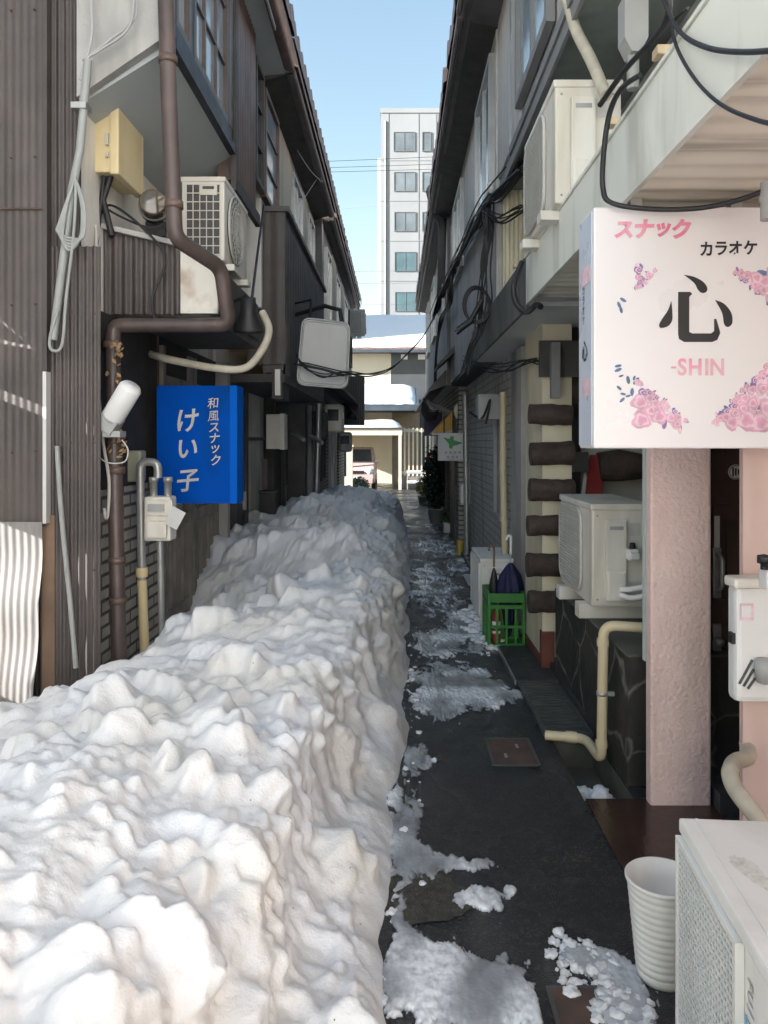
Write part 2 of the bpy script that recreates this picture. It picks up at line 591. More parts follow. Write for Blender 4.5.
# canopy box over the alley door
MB().box(-1.76, -1.13, 4.66, 6.3, 2.36, 2.42).prism([(-1.76, 4.66, 2.86), (-1.13, 4.66, 2.72), (-1.13, 4.66, 2.66), (-1.76, 4.66, 2.8)], (0, 1.64, 0)).box(-1.15, -1.11, 4.69, 6.3, 2.42, 2.68).build('canopy', m_dark, A)
MB().sheet((-1.765, 4.63, 2.37), (1, 0, 0), (0, 0, 1), (0, -1, 0), .47, .5, .062, .012, fn=lambda q, a, b: Vector((q.x, q.y, q.z - (b / .5) * (.12 * a)))).build('canopy_fascia', m_corr, A)
MB().prism([(-1.297, 4.628, 2.375), (-1.075, 4.628, 2.375), (-1.075, 4.628, 2.64), (-1.13, 4.628, 2.70), (-1.297, 4.628, 2.76)], (0, .03, 0)).build('rusty_plate', m_rustw, A)
MB().prism([(-1.79, 4.59, 2.915), (-1.3, 4.59, 2.80), (-1.3, 4.59, 2.77), (-1.79, 4.59, 2.885)], (0, .07, 0)).build('canopy_trim', m_plastergrey, A)
# ground floor along the alley
MB().box(-1.76, -1.70, 4.30, 5.5, 0, 1.32).build('brick_wall', m_brickd, A)
MB().box(-1.76, -1.71, 4.30, 7.3, 2.301 if False else 1.322, 2.36).build('shade_sheet', m_black, A)  # black sheet painted in for the deep shade under the canopy
lat = MB()
for a, b in ((5.55, 6.35), (6.42, 7.35)):
    lat.box(-1.75, -1.68, a, a + .07, 0, 2.3); lat.box(-1.75, -1.68, b - .07, b, 0, 2.3)
    for z in (.25, .95, 1.15, 2.0):
        lat.box(-1.745, -1.685, a + .07, b - .07, z, z + .09)
    n = 6
    for i in range(1, n):
        yy = a + .07 + (b - a - .14) * i / n
        lat.box(-1.74, -1.70, yy - .013, yy + .013, .34, .95); lat.box(-1.74, -1.70, yy - .013, yy + .013, 1.24, 2.0)
d = lat.build('lattice_door', M('greyed_lattice_wood', (.22, .20, .18), .75, .25, 5, .4, (.05, .045, .04), 4, 1), A)
MB().box(-1.755, -1.742, 5.6, 6.3, .2, 2.05).box(-1.755, -1.742, 6.47, 7.3, .2, 2.05).build('frosted_pane', M('frosted_glass', (.42, .42, .4), .3, .15, 3), d)
MB().box(-1.75, -1.60, 7.3, 7.42, 0, 2.36).build('post', m_plastergrey, A)
MB().box(-1.93, -1.86, 4.19, 4.24, -.02, 1.2).build('bare_post', m_wood, A)

# ------------------------------------------------------------------ left row, dark house
B = thing('dark_clad_house', 'old dark clad house with a black metal bay hanging over the alley', 'house', (-3.0, 9.8, 0))
MB().box(-6.5, -1.74, 7.42, 12.2, 0, 2.55).box(-6.5, -1.30, 7.42, 12.2, 2.9, 5.2).build('wall', m_plaster, B)
MB().box(-1.3, -1.10, 7.52, 11.5, 2.28, 3.84).sheet((-1.05 - .03, 7.5, 2.26), (0, 1, 0), (0, 0, 1), (1, 0, 0), 4.0, 1.6, .20, .012, rib=True).build('metal_bay', m_darkclad, B)
MB().sheet((-1.45, 7.49, 2.36), (1, 0, 0), (0, 0, 1), (0, -1, 0), .37, 1.48, .13, .006, rib=True).build('bay_end', m_corr, B)
MB().box(-1.46, -1.04, 7.46, 11.55, 3.84, 3.89).build('bay_cap', m_darkclad, B)
MB().box(-1.74, -1.08, 7.46, 11.5, 2.18, 2.26).box(-1.20, -1.10, 7.44, 7.9, 2.02, 2.30).build('bay_bracket_beam', m_dark, B)
MB().box(-1.165, -1.115, 7.40, 7.45, 2.05, 2.3).build('pale_bracket', m_plaster, B)
window(B, -1.30, 6.86, 7.28, 3.95, 5.05, 1, 1, 3, m_dark, m_glassdark)
window(B, -1.30, 7.36, 8.2, 3.95, 5.0, 1, 1, 3, m_brownp, m_glass)
window(B, -1.30, 9.35, 10.3, 3.92, 4.9, 1, 2, 1, m_alu, m_glass)
window(B, -1.30, 11.0, 11.8, 3.92, 4.9, 1, 2, 1, m_alu, m_glass)
MB().box(-1.3, -1.26, 8.3, 9.2, 3.92, 5.0).build('beige_panel', m_beigepanel, B)
MB().box(-1.3, -1.255, 10.38, 10.92, 3.92, 5.0).build('beige_panel', m_beigepanel, B)
tiled_roof(B, -.93, 5.33, -4.6, 7.6, 7.45, 12.25, m_tile)
gutter(B, -1.03, 5.21, 7.45, 12.2, m_darkclad)
MB().prism([(-1.0, 7.5, 5.2), (-1.3, 7.5, 5.12), (-1.3, 7.5, 5.2), (-1.0, 7.5, 5.26)], (0, 4.7, 0)).build('eave_board', m_dark, B)
dr = MB().box(-1.74, -1.69, 8.03, 8.58, 0, 2.1).build('door', m_indigo, B)
MB().box(-1.69, -1.655, 8.48, 8.52, .85, 1.05).build('handle', m_alu, dr)
MB().box(-1.74, -1.63, 7.86, 8.03, 0, 2.15).build('post', m_dark, B)
MB().box(-1.74, -1.66, 8.58, 8.66, 0, 2.18).build('post', m_dark, B)
MB().box(-1.74, -1.66, 10.2, 11.1, 0, 2.0).box(-1.74, -1.60, 10.1, 10.2, 0, 2.18).box(-1.74, -1.60, 11.1, 11.2, 0, 2.18).build('sliding_door', m_dark, B)
window(B, -1.74, 11.35, 11.95, .9, 1.9, 1, 2, 1, m_dark, m_glassdark)

# ------------------------------------------------------------------ left row, last house
Cc = thing('end_house', 'last house of the row before the street with a dark tiled eave', 'house', (-3.0, 16.3, 0))
MB().box(-6.5, -1.45, 12.22, 20.5, 0, 2.4).box(-6.5, -1.18, 12.22, 20.5, 2.4, 5.2).build('wall', m_darkclad, Cc)
tiled_roof(Cc, -.93, 5.30, -4.6, 7.6, 12.3, 20.7, m_tile)
gutter(Cc, -1.03, 5.19, 12.3, 20.7, m_darkclad)
MB().prism([(-1.0, 12.4, 5.17), (-1.2, 12.4, 5.12), (-1.2, 12.4, 5.2), (-1.0, 12.4, 5.24)], (0, 8.1, 0)).build('eave_board', m_dark, Cc)
for a, b in ((12.6, 13.5), (14.6, 15.6), (16.8, 18.0), (18.6, 19.8)):
    window(Cc, -1.18, a, b, 3.5, 4.8, 1, 2, 1, m_alu if a < 17 else m_dark, m_glass)
MB().box(-1.18, -1.12, 13.6, 14.4, 3.4, 4.9).build('beige_panel', m_beigepanel, Cc)
MB().box(-1.18, -1.12, 15.75, 16.6, 3.4, 4.9).build('beige_panel', m_beigepanel, Cc)
MB().prism([(-1.16, 12.3, 2.75), (-.85, 12.3, 2.5), (-.85, 12.3, 2.44), (-1.16, 12.3, 2.55)], (0, 7.9, 0)).build('canopy', m_dark, Cc)
for i, (a, b, mm) in enumerate(((12.6, 13.5, m_plastergrey), (13.7, 14.6, m_dark), (14.9, 15.7, m_brickd), (16.0, 16.9, m_plaster), (17.2, 18.0, m_dark), (18.3, 20.3, m_brickd))):
    MB().box(-1.45, -1.38 + .02 * (i % 2), a, b, 0, 2.2).build('door' if mm is m_dark else 'wall_panel', mm, Cc)
window(Cc, -1.38, 13.8, 14.5, .9, 1.9, 1, 2, 1, m_dark, m_glassdark)

# ------------------------------------------------------------------ things on the left
# brown drainpipe
t = thing('drainpipe', 'brown drainpipe that cranks around the canopy and runs down the corrugated corner', 'drainpipe', P(116, 640, 4.42))
D = 4.50
pts = [P(163, -90, 4.13), P(169, 100, 4.13), P(175, 238, 4.13), P(221, 268, 4.36), P(229, 325, 4.45), P(113, 325, D - .05), P(113, 380, D - .07), P(119, 660, D - .12)]
MB().tube(elbow_path(pts, .06, 6), .043, 14).build('pipe', m_pipe, t)
for q in (P(168, 60, 4.13), P(174, 205, 4.13), P(118, 600, D - .11), P(150, 325, D - .04), P(215, 325, 4.455), P(116, 470, D - .09), P(112, 345, D - .06), P(117, 560, D - .1)):
    MB().lathe([(.045, -.02), (.050, -.02), (.050, .02), (.045, .02)], q, 14).build('collar', m_brownp, t)
lf = MB()
for i in range(60):
    q = P(118 + random.gauss(0, 4), random.choice((random.uniform(340, 410), random.uniform(432, 458))), D - .14 + random.uniform(-.03, .03))
    a = Vector((random.gauss(0, 1), random.gauss(0, 1), random.gauss(0, 1))).normalized() * .02
    b = a.orthogonal().normalized() * .012
    lf.add([q - a, q + b, q + a, q - b], [(0, 1, 2, 3)])
tag(lf.build('dead_leaves', m_leafdry, None, P(118, 400, D)), 'dry brown leaves caught on the drainpipe beside the white lamp', 'leaves', kind='stuff')

# cream meter cabinet
t = thing('utility_box', 'cream yellow metal box with latches hung under the bay soffit', 'utility box', (-1.70, 4.65, 3.16))
MB().box(-1.78, -1.632, 4.50, 4.92, 3.18, 3.55, .012).build('cabinet', m_cream, t)
MB().box(-1.672, -1.618, 4.485, 4.935, 3.165, 3.565, .01).build('lid', m_cream, t)
MB().box(-1.69, -1.675, 4.472, 4.488, 3.33, 3.40).build('latch', m_grill, t)
MB().box(-1.69, -1.675, 4.472, 4.488, 3.26, 3.285).build('latch', m_grill, t)
br = MB()
br.tube([P(112, 172, 4.58), P(103, 200, 4.58), P(112, 236, 4.58)], .02, 8).tube([P(104, 176, 4.56), P(98, 230, 4.58), P(94, 260, 4.5)], .014, 8)
br.build('bracket', m_cable, t)

# glass electricity meter
t = thing('electricity_meter', 'round glass electricity meter behind the brown drainpipe', 'meter', P(155, 210, 4.72))
q = P(154, 209, 4.74)
MB().lathe([(.0, -.02), (.085, -.02), (.085, .03), (.075, .04)], q, 20, (.25, -1, .05)).build('back_plate', m_cable, t)
MB().lathe([(.082, .03), (.082, .11), (.078, .125), (.07, .13), (.0, .131)], q, 24, (.25, -1, .05)).build('dome', M('amber_meter_glass', (.11, .085, .055), .08, .4, 9, .5, (.03, .025, .02), 7, spec=.9), t)
MB().lathe([(.083, .028), (.09, .03), (.09, .045), (.083, .048)], q, 24, (.25, -1, .05)).build('ring', m_alu, t)
MB().box(q.x - .06, q.x + .06, q.y + .02, q.y + .06, q.z - .16, q.z - .07).build('terminal_box', m_black, t)
# ------------------------------------------------------------------ air conditioners
def aircon(label, loc, rotz, W=.78, Dp=.29, Hh=.55, casing=None, style='round', feet=.06, coil=False, service=True, group=None):
    """outdoor unit: front towards local -y, service side +x (or coil side -x)"""
    casing = casing or m_ac
    t = thing('aircon_unit', label, 'air conditioner', (0, 0, 0), group)
    x0, x1 = -W / 2, W / 2
    MB().box(x0, x1, 0, Dp, feet, feet + Hh, .012).build('casing', casing, t)
    MB().box(x0 - .008, x1 + .008, -.008, Dp + .008, feet + Hh - .03, feet + Hh + .006, .008).build('top_lid', casing, t)
    for xx in (x0 + .09, x1 - .19):
        MB().box(xx, xx + .10, -.05, Dp + .05, 0, feet - .002, .006).build('foot', casing, t)
    cxx, cz = x0 + W * .40, feet + Hh * .5
    g = MB()
    bk = MB()
    if style == 'round':
        R = Hh * .42
        bk.lathe([(0, .003), (R, .003)], (cxx, 0, cz), 32, (0, -1, 0))
        for k in range(1, 7):
            r = R * k / 6
            g.tube([(cxx + r * math.cos(a), -.016 - .012 * (1 - (r / R) ** 2), cz + r * math.sin(a)) for a in [2 * math.pi * i / 32 for i in range(33)]], .0045 if k < 6 else .010, 4, False)
        for k in range(20):
            a = 2 * math.pi * k / 20
            g.tube([(cxx + .04 * math.cos(a), -.028, cz + .04 * math.sin(a)), (cxx + R * math.cos(a + .35), -.016, cz + R * math.sin(a + .35))], .0045, 4, False)
        g.lathe([(.0, .034), (.05, .03), (.05, .02)], (cxx, 0, cz), 20, (0, -1, 0))
    else:
        a0, a1 = (x0 + .03, x0 + W * .74) if style == 'panel' else (x0 + .02, x1 - .02 if style in ('full', 'near') else x0 + W * .8)
        b0, b1 = feet + .04, feet + Hh - .045
        if style == 'panel':
            q = []
            r = .09
            for (ox, oz, st) in ((a0 + r, b0 + r, 180), (a1 - r, b0 + r, 270), (a1 - r, b1 - r, 0), (a0 + r, b1 - r, 90)):
                for k in range(6):
                    an = math.radians(st + 90 * k / 5)
                    q.append((ox + r * math.cos(an), -.003, oz + r * math.sin(an)))
            bk.add(q, [tuple(range(len(q)))])
            g.tube([(x, -.010, z) for x, _, z in q] + [(q[0][0], -.010, q[0][2])], .010, 6, False)

            def inside(x, z):
                ex = max(a0 + r - x, x - (a1 - r), 0); ez = max(b0 + r - z, z - (b1 - r), 0)
                return ex * ex + ez * ez < r * r
        else:
            if style == 'near': a1 = .03
            bk.box(a0, a1, -.004, -.001, b0, b1)

            def inside(x, z):
                return a0 <= x <= a1 and b0 <= z <= b1
        step = .018
        n = int((a1 - a0) / step)
        for i in range(1, n):
            x = a0 + (a1 - a0) * i / n
            zs = [b0 + (b1 - b0) * k / 40 for k in range(41)]
            zz = [z for z in zs if inside(x, z)]
            g.box(x - .003, x + .003, -.014, -.006, zz[0], zz[-1])
        m_ = int((b1 - b0) / step)
        for j in range(1, m_):
            z = b0 + (b1 - b0) * j / m_
            xs_ = [a0 + (a1 - a0) * k / 40 for k in range(41)]
            xx = [x for x in xs_ if inside(x, z)]
            g.box(xx[0], xx[-1], -.0165, -.0125, z - .003, z + .003)
        if style != 'panel':
            g.box(a0 - .012, a1 + .012, -.02, -.001, b1, b1 + .012); g.box(a0 - .012, a1 + .012, -.02, -.001, b0 - .012, b0)
            g.box(a0 - .012, a0, -.02, -.001, b0, b1); g.box(a1, a1 + .012, -.02, -.001, b0, b1)
    bk.build('fan_recess', m_acdark, t)
    g.build('front_grille', m_grill if style not in ('full', 'near') else m_acw, t)
    if coil:
        bk = MB().box(x0 - .003, x0 - .0005, .03, Dp - .035, feet + .04, feet + Hh - .05)
        c = bk.build('coil', m_acdark, t)
        g = MB()
        for i in range(6):
            y = .03 + (Dp - .065) * i / 5
            g.box(x0 - .010, x0 - .005, y - .003, y + .003, feet + .04, feet + Hh - .05)
        for j in range(9):
            z = feet + .04 + (Hh - .09) * j / 8
            g.box(x0 - .012, x0 - .006, .026, Dp - .03, z - .003, z + .003)
        g.box(x0 - .014, x0 - .003, .05, .17, feet + Hh - .125, feet + Hh - .055)
        g.build('coil_guard', casing, t)
        MB().box(x0 - .016, x0 - .0135, .07, .15, feet + Hh - .085, feet + Hh - .065).build('grip_slot', m_acdark, t)
    if service:
        MB().box(x1 + .0004, x1 + .0016, .205, .262, feet + Hh - .17, feet + Hh - .10).build('rating_sticker', m_whitedirt, t)
        MB().box(x1 - .001, x1 + .028, .07, .185, feet + .055, feet + Hh - .08, .008).box(x1 - .001, x1 + .04, .075, .18, feet + .035, feet + .2, .012).build('service_cover', casing, t)
        MB().box(x1 + .027, x1 + .030, .09, .165, feet + Hh - .135, feet + Hh - .115).build('grip_slot', m_grey, t)
        g = MB()
        for q in ((x1 + .001, .03, feet + .04), (x1 + .001, .03, feet + Hh - .06), (x1 + .001, Dp - .04, feet + .04), (x1 + .001, Dp - .04, feet + Hh - .06)):
            g.lathe([(.006, 0), (.005, .004), (0, .005)], q, 8, (1, 0, 0))
        g.build('screw', m_grey, t)
    t.location = loc
    t.rotation_euler = (0, 0, rotz)
    return t


R90 = math.pi / 2
aircon('white outdoor air conditioner with a coil grid on its near side above the left canopy', (-1.20 - .0, 5.78, 2.82), R90, .80, .30, .58, m_ac, 'round', .05, True, False)
a2 = aircon('beige outdoor air conditioner standing on the white canopy edge under the right bay', (.74, 3.98, 2.66), -R90, .80, .31, .57, m_ac, 'panel', .05)
a3 = aircon('outdoor air conditioner with round-cornered grille on the dark stone base', (1.075, 4.62, .61), -R90, .80, .33, .56, m_ac, 'panel', .085)
a4 = aircon('small white outdoor air conditioner on the ground behind the green crate', (.745, 7.12, .0), -R90, .74, .28, .53, m_acw, 'full', .04)
a5 = aircon('large white outdoor air conditioner with full mesh front beside the ribbed pot', (.715, 1.61, .0), -R90 - math.radians(4.7), .80, .31, .555, m_acw, 'near', .055)
aircon('tiny far air conditioner high at the end of the left row', (-.98, 18.8, 4.18), 0, .42, .3, .62, m_grey, 'grid', .04)
# maker's lettering on the nearest one
mb = MB()
z0 = .235
mb2 = MB()
for i, ch in enumerate('FUJITSU'):
    put_glyph(mb, ch, (.075, -.002, .515 - .026 * i), (0, 0, -1), (1, 0, 0), .040, .040, .01)
mb.build('maker_lettering', m_grey, a5)
mb2.prism([(.050, -.001, .44), (.056, -.001, .44), (.085, -.001, .34), (.062, -.001, .24), (.046, -.001, .24), (.066, -.001, .34)], (0, -.002, 0))
mb2.build('swoosh_mark', M('sky_blue_print', (.1, .38, .6), .4, .05), a5)
MB().lathe([(0, .0015), (.022, .0012), (.024, 0)], (0.05, -.012, .35), 20, (0, -1, 0)).build('badge', m_white, a3)
for yy in (-.12, .13):
    MB().box(-.398, .398, .155 + yy - .004, .155 + yy + .004, .6165, .6195).build('top_seam', m_acw, a5)
sp = []
for i in range(48):
    a_ = 2 * math.pi * i / 48
    q = 1 + .35 * noise.noise((math.cos(a_) * 1.6, math.sin(a_) * 1.6, 8)) + .22 * noise.noise((math.cos(a_) * 6, math.sin(a_) * 6, 3))
    sp.append((-.16 + .075 * q * math.cos(a_), .085 + .026 * q * math.sin(a_) + .02 * math.cos(a_), .6168))
MB().prism(sp, (0, 0, .0006)).build('dirt_stain', M('dirt_on_lid', (.60, .57, .50), .8, .2, 40, .9, (.76, .74, .69), 45, lo=.42, hi=.62), a5)
# refrigerant valves and pipes by the unit on the stone base
t = thing('refrigerant_pipe', 'pale valves and stub pipes at the near end of the unit on the stone base', 'pipe', (1.26, 4.12, .9))
v = MB()
v.box(1.255, 1.31, 4.14, 4.215, .96, 1.02, .008).box(1.262, 1.30, 4.10, 4.17, .975, 1.005)
v.tube(smooth_path([(1.22, 4.17, .80), (1.27, 4.13, .81), (1.36, 4.1, .84), (1.5, 4.2, .88)]), .016, 8)
v.tube(smooth_path([(1.22, 4.17, .77), (1.27, 4.11, .765), (1.36, 4.08, .80), (1.5, 4.2, .84)]), .016, 8)
v.build('pipe', m_white, t)
MB().lathe([(.0, .035), (.016, .03), (.018, 0)], (1.285, 4.18, 1.02), 12).build('valve_cap', m_black, t)

# ------------------------------------------------------------------ left small things
D = 4.12
t = thing('cable_loop', 'pale grey conduit with coiled spare cable hanging on the corrugated corner', 'cable', P(70, 200, D))
c = MB()
c.tube([P(88, 60, D), P(80, 150, D), P(72, 190, D), P(62, 270, D), P(53, 340, D)], .022, 10)
c.build('conduit', m_conduit, t)
c = MB()
for k in range(5):
    w = 9 + k * 1.6
    c.tube(smooth_path([P(75, 178, D - .03), P(75 - w, 210 + 3 * k, D - .035), P(70 - w * .8, 240 - 2 * k, D - .04), P(70, 250 - 3 * k, D - .03), P(76 + w * .5, 236, D - .04), P(78 + w * .4, 205, D - .035), P(75, 178, D - .03)]), .008, 6)
c.tube(smooth_path([P(76, 180, D - .03), P(74, 230, D - .03), P(66, 300, D - .03), P(62, 345, D - .02), P(52, 350, D - .02), P(50, 338, D - .02), P(58, 310, D - .02)]), .009, 6)
c.build('spare_cable', m_conduit, t)
c = MB()
c.tube(smooth_path([P(88, -30, D), P(92, 30, D), P(84, 70, D), P(80, 110, D)]), .008, 6)
c.tube(smooth_path([P(130, -30, D), P(136, 15, D), P(110, 40, D), P(88, 58, D), P(80, 80, D)]), .007, 6)
c.tube(smooth_path([P(134, -30, D - .02), P(130, 25, D - .02), P(100, 50, D), P(82, 60, D)]), .007, 6)
c.build('lead', m_grey, t)
MB().box(P(73, 0, D).x, P(88, 0, D).x, D - .03, D + .05, P(0, 110, D).z, P(0, 104, D).z).build('clip', m_alu, t)
D = 4.36
wire('white_cable', 'thin white cable running down beside the drainpipe to a loose hook end', 'cable',
     [P(96, 225, 4.5), P(97, 300, D), P(98, 380, D), P(103, 440, D), P(109, 480, D), P(108, 512, D), P(106, 518, D), P(104, 508, D)], .010, m_cablew)
wire('thin_wire', 'loose thin wire loop around the drainpipe under the white lamp', 'wire',
     [P(98, 432, D - .05), P(96, 450, D - .05), P(106, 462, D - .06), P(124, 462, D - .06), P(128, 450, D - .06), P(122, 440, D - .06)], .004, m_cablew)
wire('black_cable', 'black cable drooping over the corrugated canopy fascia', 'cable',
     [P(94, 232, 4.56), P(110, 205, 4.6), P(150, 235, 4.56), P(165, 262, 4.55), P(152, 300, 4.55), P(158, 330, 4.50)], .008, m_cable)
wire('black_cable', 'black cable strung from the cream box bracket past the meter to the drainpipe', 'cable',
     [P(92, 195, 4.58), P(112, 212, 4.6), P(150, 228, 4.6), P(172, 222, 4.58), P(190, 245, 4.56)], .007, m_cable)
wire('edge_pipe', 'thin pale pipe leaning in the gap of the corrugated corner', 'pipe',
     [P(57, 446, 4.15), P(62, 520, 4.15), P(70, 600, 4.14), P(76, 668, 4.12)], .014, m_conduit)

# white security lamp
t = thing('security_lamp', 'white cylinder security lamp tilted on the brown drainpipe', 'lamp', P(112, 425, 4.28))
a, b = P(110, 422, 4.27), P(128, 392, 4.2)
ax = (b - a)
MB().lathe([(0, 0), (.055, 0), (.062, .02), (.062, ax.length), (.05, ax.length + .018), (0, ax.length + .022)], a + ax * .12, 20, ax).build('lamp_shade', m_white, t)
MB().box(-.055, .055, -.05, .05, -.06, .05, .01, Matrix.Translation(a) @ Matrix.Rotation(.6, 4, 'Y')).box(-.03, .07, -.04, .06, -.085, -.05, .005, Matrix.Translation(a)).build('mount', m_conduit, t)

# gas meter on the left wall
t = thing('gas_meter', 'cream gas meter with a hanging paper tag beside the blue sign', 'gas meter', P(160, 515, 4.9))
c = P(160, 515, 4.86)
MB().box(c.x - .085, c.x + .085, c.y - .06, c.y + .08, c.z - .16, c.z + .12, .02).box(c.x - .07, c.x + .10, c.y - .075, c.y - .055, c.z + .0, c.z + .10, .01).box(c.x - .065, c.x + .065, c.y - .085, c.y - .055, c.z - .14, c.z - .03, .012).build('body', m_ac, t)
MB().box(c.x - .05, c.x + .05, c.y - .088, c.y - .075, c.z + .03, c.z + .075).build('dial', m_grey, t)
MB().lathe([(.024, 0), (.024, .09), (.03, .09), (.03, .12), (0, .12)], (c.x - .04, c.y, c.z + .12), 12).build('valve', m_steel, t)
MB().lathe([(.024, 0), (.024, .09), (.03, .09), (.03, .12), (0, .12)], (c.x + .05, c.y, c.z + .12), 12).build('valve', m_steel, t)
MB().box(-.045, .045, -.003, .003, -.06, .06, 0, Matrix.Translation((c.x + .12, c.y - .09, c.z - .01)) @ Matrix.Rotation(.5, 4, 'Y')).build('paper_tag', m_whitedirt, t)
q = MB()
q.tube(elbow_path([P(158, 478, 4.86), P(158, 462, 4.86), P(140, 462, 4.86), P(142, 580, 4.86)], .05), .026, 12)
q.build('pipe', m_steel, t)
MB().tube([P(142, 580, 4.86), P(145, 664, 4.86)], .03, 12).lathe([(.036, -.03), (.04, 0), (.036, .03)], P(142, 572, 4.86), 12).build('pipe', m_cream, t)
MB().tube([P(160, 538, 4.9), P(162, 650, 4.9)], .02, 10).build('pipe', m_steel, t)
q = P(128, 466, 4.95)
MB().box(q.x - .09, q.x + .1, q.y - .05, q.y + .06, q.z - .1, q.z + .1, .015).build('back_box', M('olive_meter', (.3, .31, .24), .5, .15, 4, .4, (.12, .12, .1), 3), t)
tag(MB().tube([P(152, 560, 5.52), P(156, 380, 5.52), P(156, 320, 5.52)], .022, 10).build('steel_post', m_rust, None, P(165, 470, 5.1)), 'thin rusty post holding the blue sign beside the gas meter', 'post')

# blue sign
t = thing('blue_sign', 'blue snack bar sign box with silver japanese brush letters over the snow', 'sign', (-1.37, 5.3, 1.2))
xa, xb, ya, za, zb = -1.635, -1.09, 5.26, 1.18, 1.985
MB().box(xa, xb, ya, ya + .22, za, zb, .008).build('box', m_blue, t)
MB().box(xb - .048, xb + .004, ya - .003, ya + .223, za - .003, zb + .003, .006).build('edge_panel', m_bluee, t)
fr = MB()
for a_ in ((xa, xb - .05, za, za + .012), (xa, xb - .05, zb - .012, zb), (xa, xa + .012, za + .012, zb - .012)):
    fr.box(a_[0], a_[1], ya - .004, ya - .0005, a_[2], a_[3])
fr.build('frame_edge', m_blue, t)
L = MB()


def sgn_at(px, py):
    return (P(px, 0, ya).x, ya - .003, P(0, py, ya).z)


for ch, py, w_ in (('け', 424, .175), ('い', 452, .165), ('子', 484, .165)):
    put_glyph(L, ch, sgn_at(188, py - 3.5), (1, 0, .09), (0, 0, 1), w_ * .95, w_, .02, .10)
for ch, py in zip('和風スナック', (404, 417, 428.5, 439, 450, 461)):
    put_glyph(L, ch, sgn_at(213 + (py - 404) * .05, py - 1), (1, 0, .08), (0, 0, 1), .080, .080, .012 if ch in 'スナック' else .003, .08)
L.build('lettering', m_silver, t)

# black spot lamp and its conduit
t = thing('spot_lamp', 'black bell-shaped spot lamp hanging beside the dark metal bay', 'lamp', P(250, 300, 5.2))
c = P(249, 332, 5.2)
s_ = 5.2 / 769
MB().lathe([(.0, 4 * s_), (14 * s_, 2 * s_), (15 * s_, 0), (14.5 * s_, 3 * s_), (8 * s_, 20 * s_), (7.5 * s_, 34 * s_), (0, 35 * s_)], c, 24, (.02, -.25, 1)).build('lamp_shade', m_cable, t)
MB().box(c.x - .022, c.x + .022, c.y - .066, c.y - .05, c.z + .15, c.z + .20).build('sticker', m_white, t)
MB().tube([c + Vector((0, .02, .22)), c + Vector((-.03, .05, .25)), c + Vector((-.13, .08, .22))], .012, 8).build('arm', m_cable, t)
wire('conduit', 'cream flexible conduit curving below the black spot lamp', 'conduit',
     [P(262, 312, 5.24), P(269, 330, 5.2), P(262, 350, 5.18), P(245, 368, 5.15), P(215, 368, 5.1), P(172, 360, 5.15), (-1.64, 5.25, 2.19), (-1.73, 5.4, 2.22)], .026, m_rope, n=10)
wire('conduit', 'dark conduit dropping beside the bay to the black spot lamp', 'conduit', [P(264, 205, 7.3), P(258, 250, 6.4), P(252, 298, 5.2)], .010, m_cable)

# blank white sign
t = thing('blank_sign', 'blank white sign box with rounded corners hanging by the dark bay', 'sign', (-.75, 7.9, 2.3))
pts = [P(303, 318, 7.85), P(350, 324, 7.95), P(347, 388, 7.95), P(297, 384, 7.85)]


def rrect(c4, r, n=4):
    out = []
    for i in range(4):
        b, a, c = c4[i], c4[i - 1], c4[(i + 1) % 4]
        p, e = b + (a - b).normalized() * r, b + (c - b).normalized() * r
        for k in range(n + 1):
            u_ = k / n
            out.append((1 - u_) ** 2 * p + 2 * u_ * (1 - u_) * b + u_ * u_ * e)
    return out


rp = rrect(pts, .085)
cen = sum(pts, Vector()) / 4
MB().prism(rp, (0, .22, 0)).build('box', m_whitedirt, t)
MB().tube([p + (p - cen).normalized() * .004 for p in rp] + [rp[0] + (rp[0] - cen).normalized() * .004], .012, 8, False).tube([cen + (p - cen) * .93 - Vector((0, .001, 0)) for p in rp] + [cen + (rp[0] - cen) * .93 - Vector((0, .001, 0))], .005, 6, False).build('rim', m_alu, t)
MB().tube([P(310, 320, 8.0), P(311, 300, 8.05), (-1.08, 8.2, P(0, 300, 8.0).z)], .014, 8).tube([P(342, 324, 8.0), P(340, 310, 8.0), P(325, 306, 8.05), (-1.08, 8.3, P(0, 310, 8.0).z)], .024, 8).build('hanger', m_cable, t)
# far-left bits
t = thing('slatted_box', 'dark slatted sign box projecting at the far end of the left row', 'sign', P(355, 400, 17.5))
q0, q1 = P(344, 425, 17.5), P(364, 376, 17.5)
MB().box(q0.x, q1.x, 17.5, 17.9, q0.z, q1.z, .01).build('box', m_darkclad, t)
g = MB()
for i in range(9):
    xx = q0.x + (q1.x - q0.x) * (i + .5) / 9
    g.box(xx - .012, xx + .012, 17.47, 17.499, q0.z + .02, q1.z - .02)
g.build('slat', m_dark, t)
t = thing('beige_box', 'beige metal box fixed high on the pale wall beyond the blue sign', 'utility box', P(275, 432, 9.0))
q0, q1 = P(266, 449, 9.0), P(284, 414, 9.0)
MB().box(q0.x, q1.x, 9.0, 9.25, q0.z, q1.z, .012).build('cabinet', m_ac, t)
MB().box(-1.745, q0.x + .01, 9.08, 9.16, q0.z + .1, q0.z + .14).build('bracket', m_dark, t)
MB().box(q1.x - .05, q1.x + .006, 8.99, 9.26, q0.z - .008, q1.z + .008, .008).build('lid', m_ac, t)
tag(MB().box(-1.60, P(267, 0, 9.18).x, 9.16, 9.24, P(0, 489, 9.2).z, P(0, 459, 9.2).z, .01).build('mail_box', m_winframe, None, (-1.55, 9.2, 1.2)), 'small dark upright box on the pale wall beyond the blue sign', 'mail box')
t = thing('post_box', 'black letter box with a lid low on the pale wall beyond the blue sign', 'mail box', P(266, 500, 9.3))
q0, q1 = P(259, 515, 9.2), P(275, 491, 9.2)
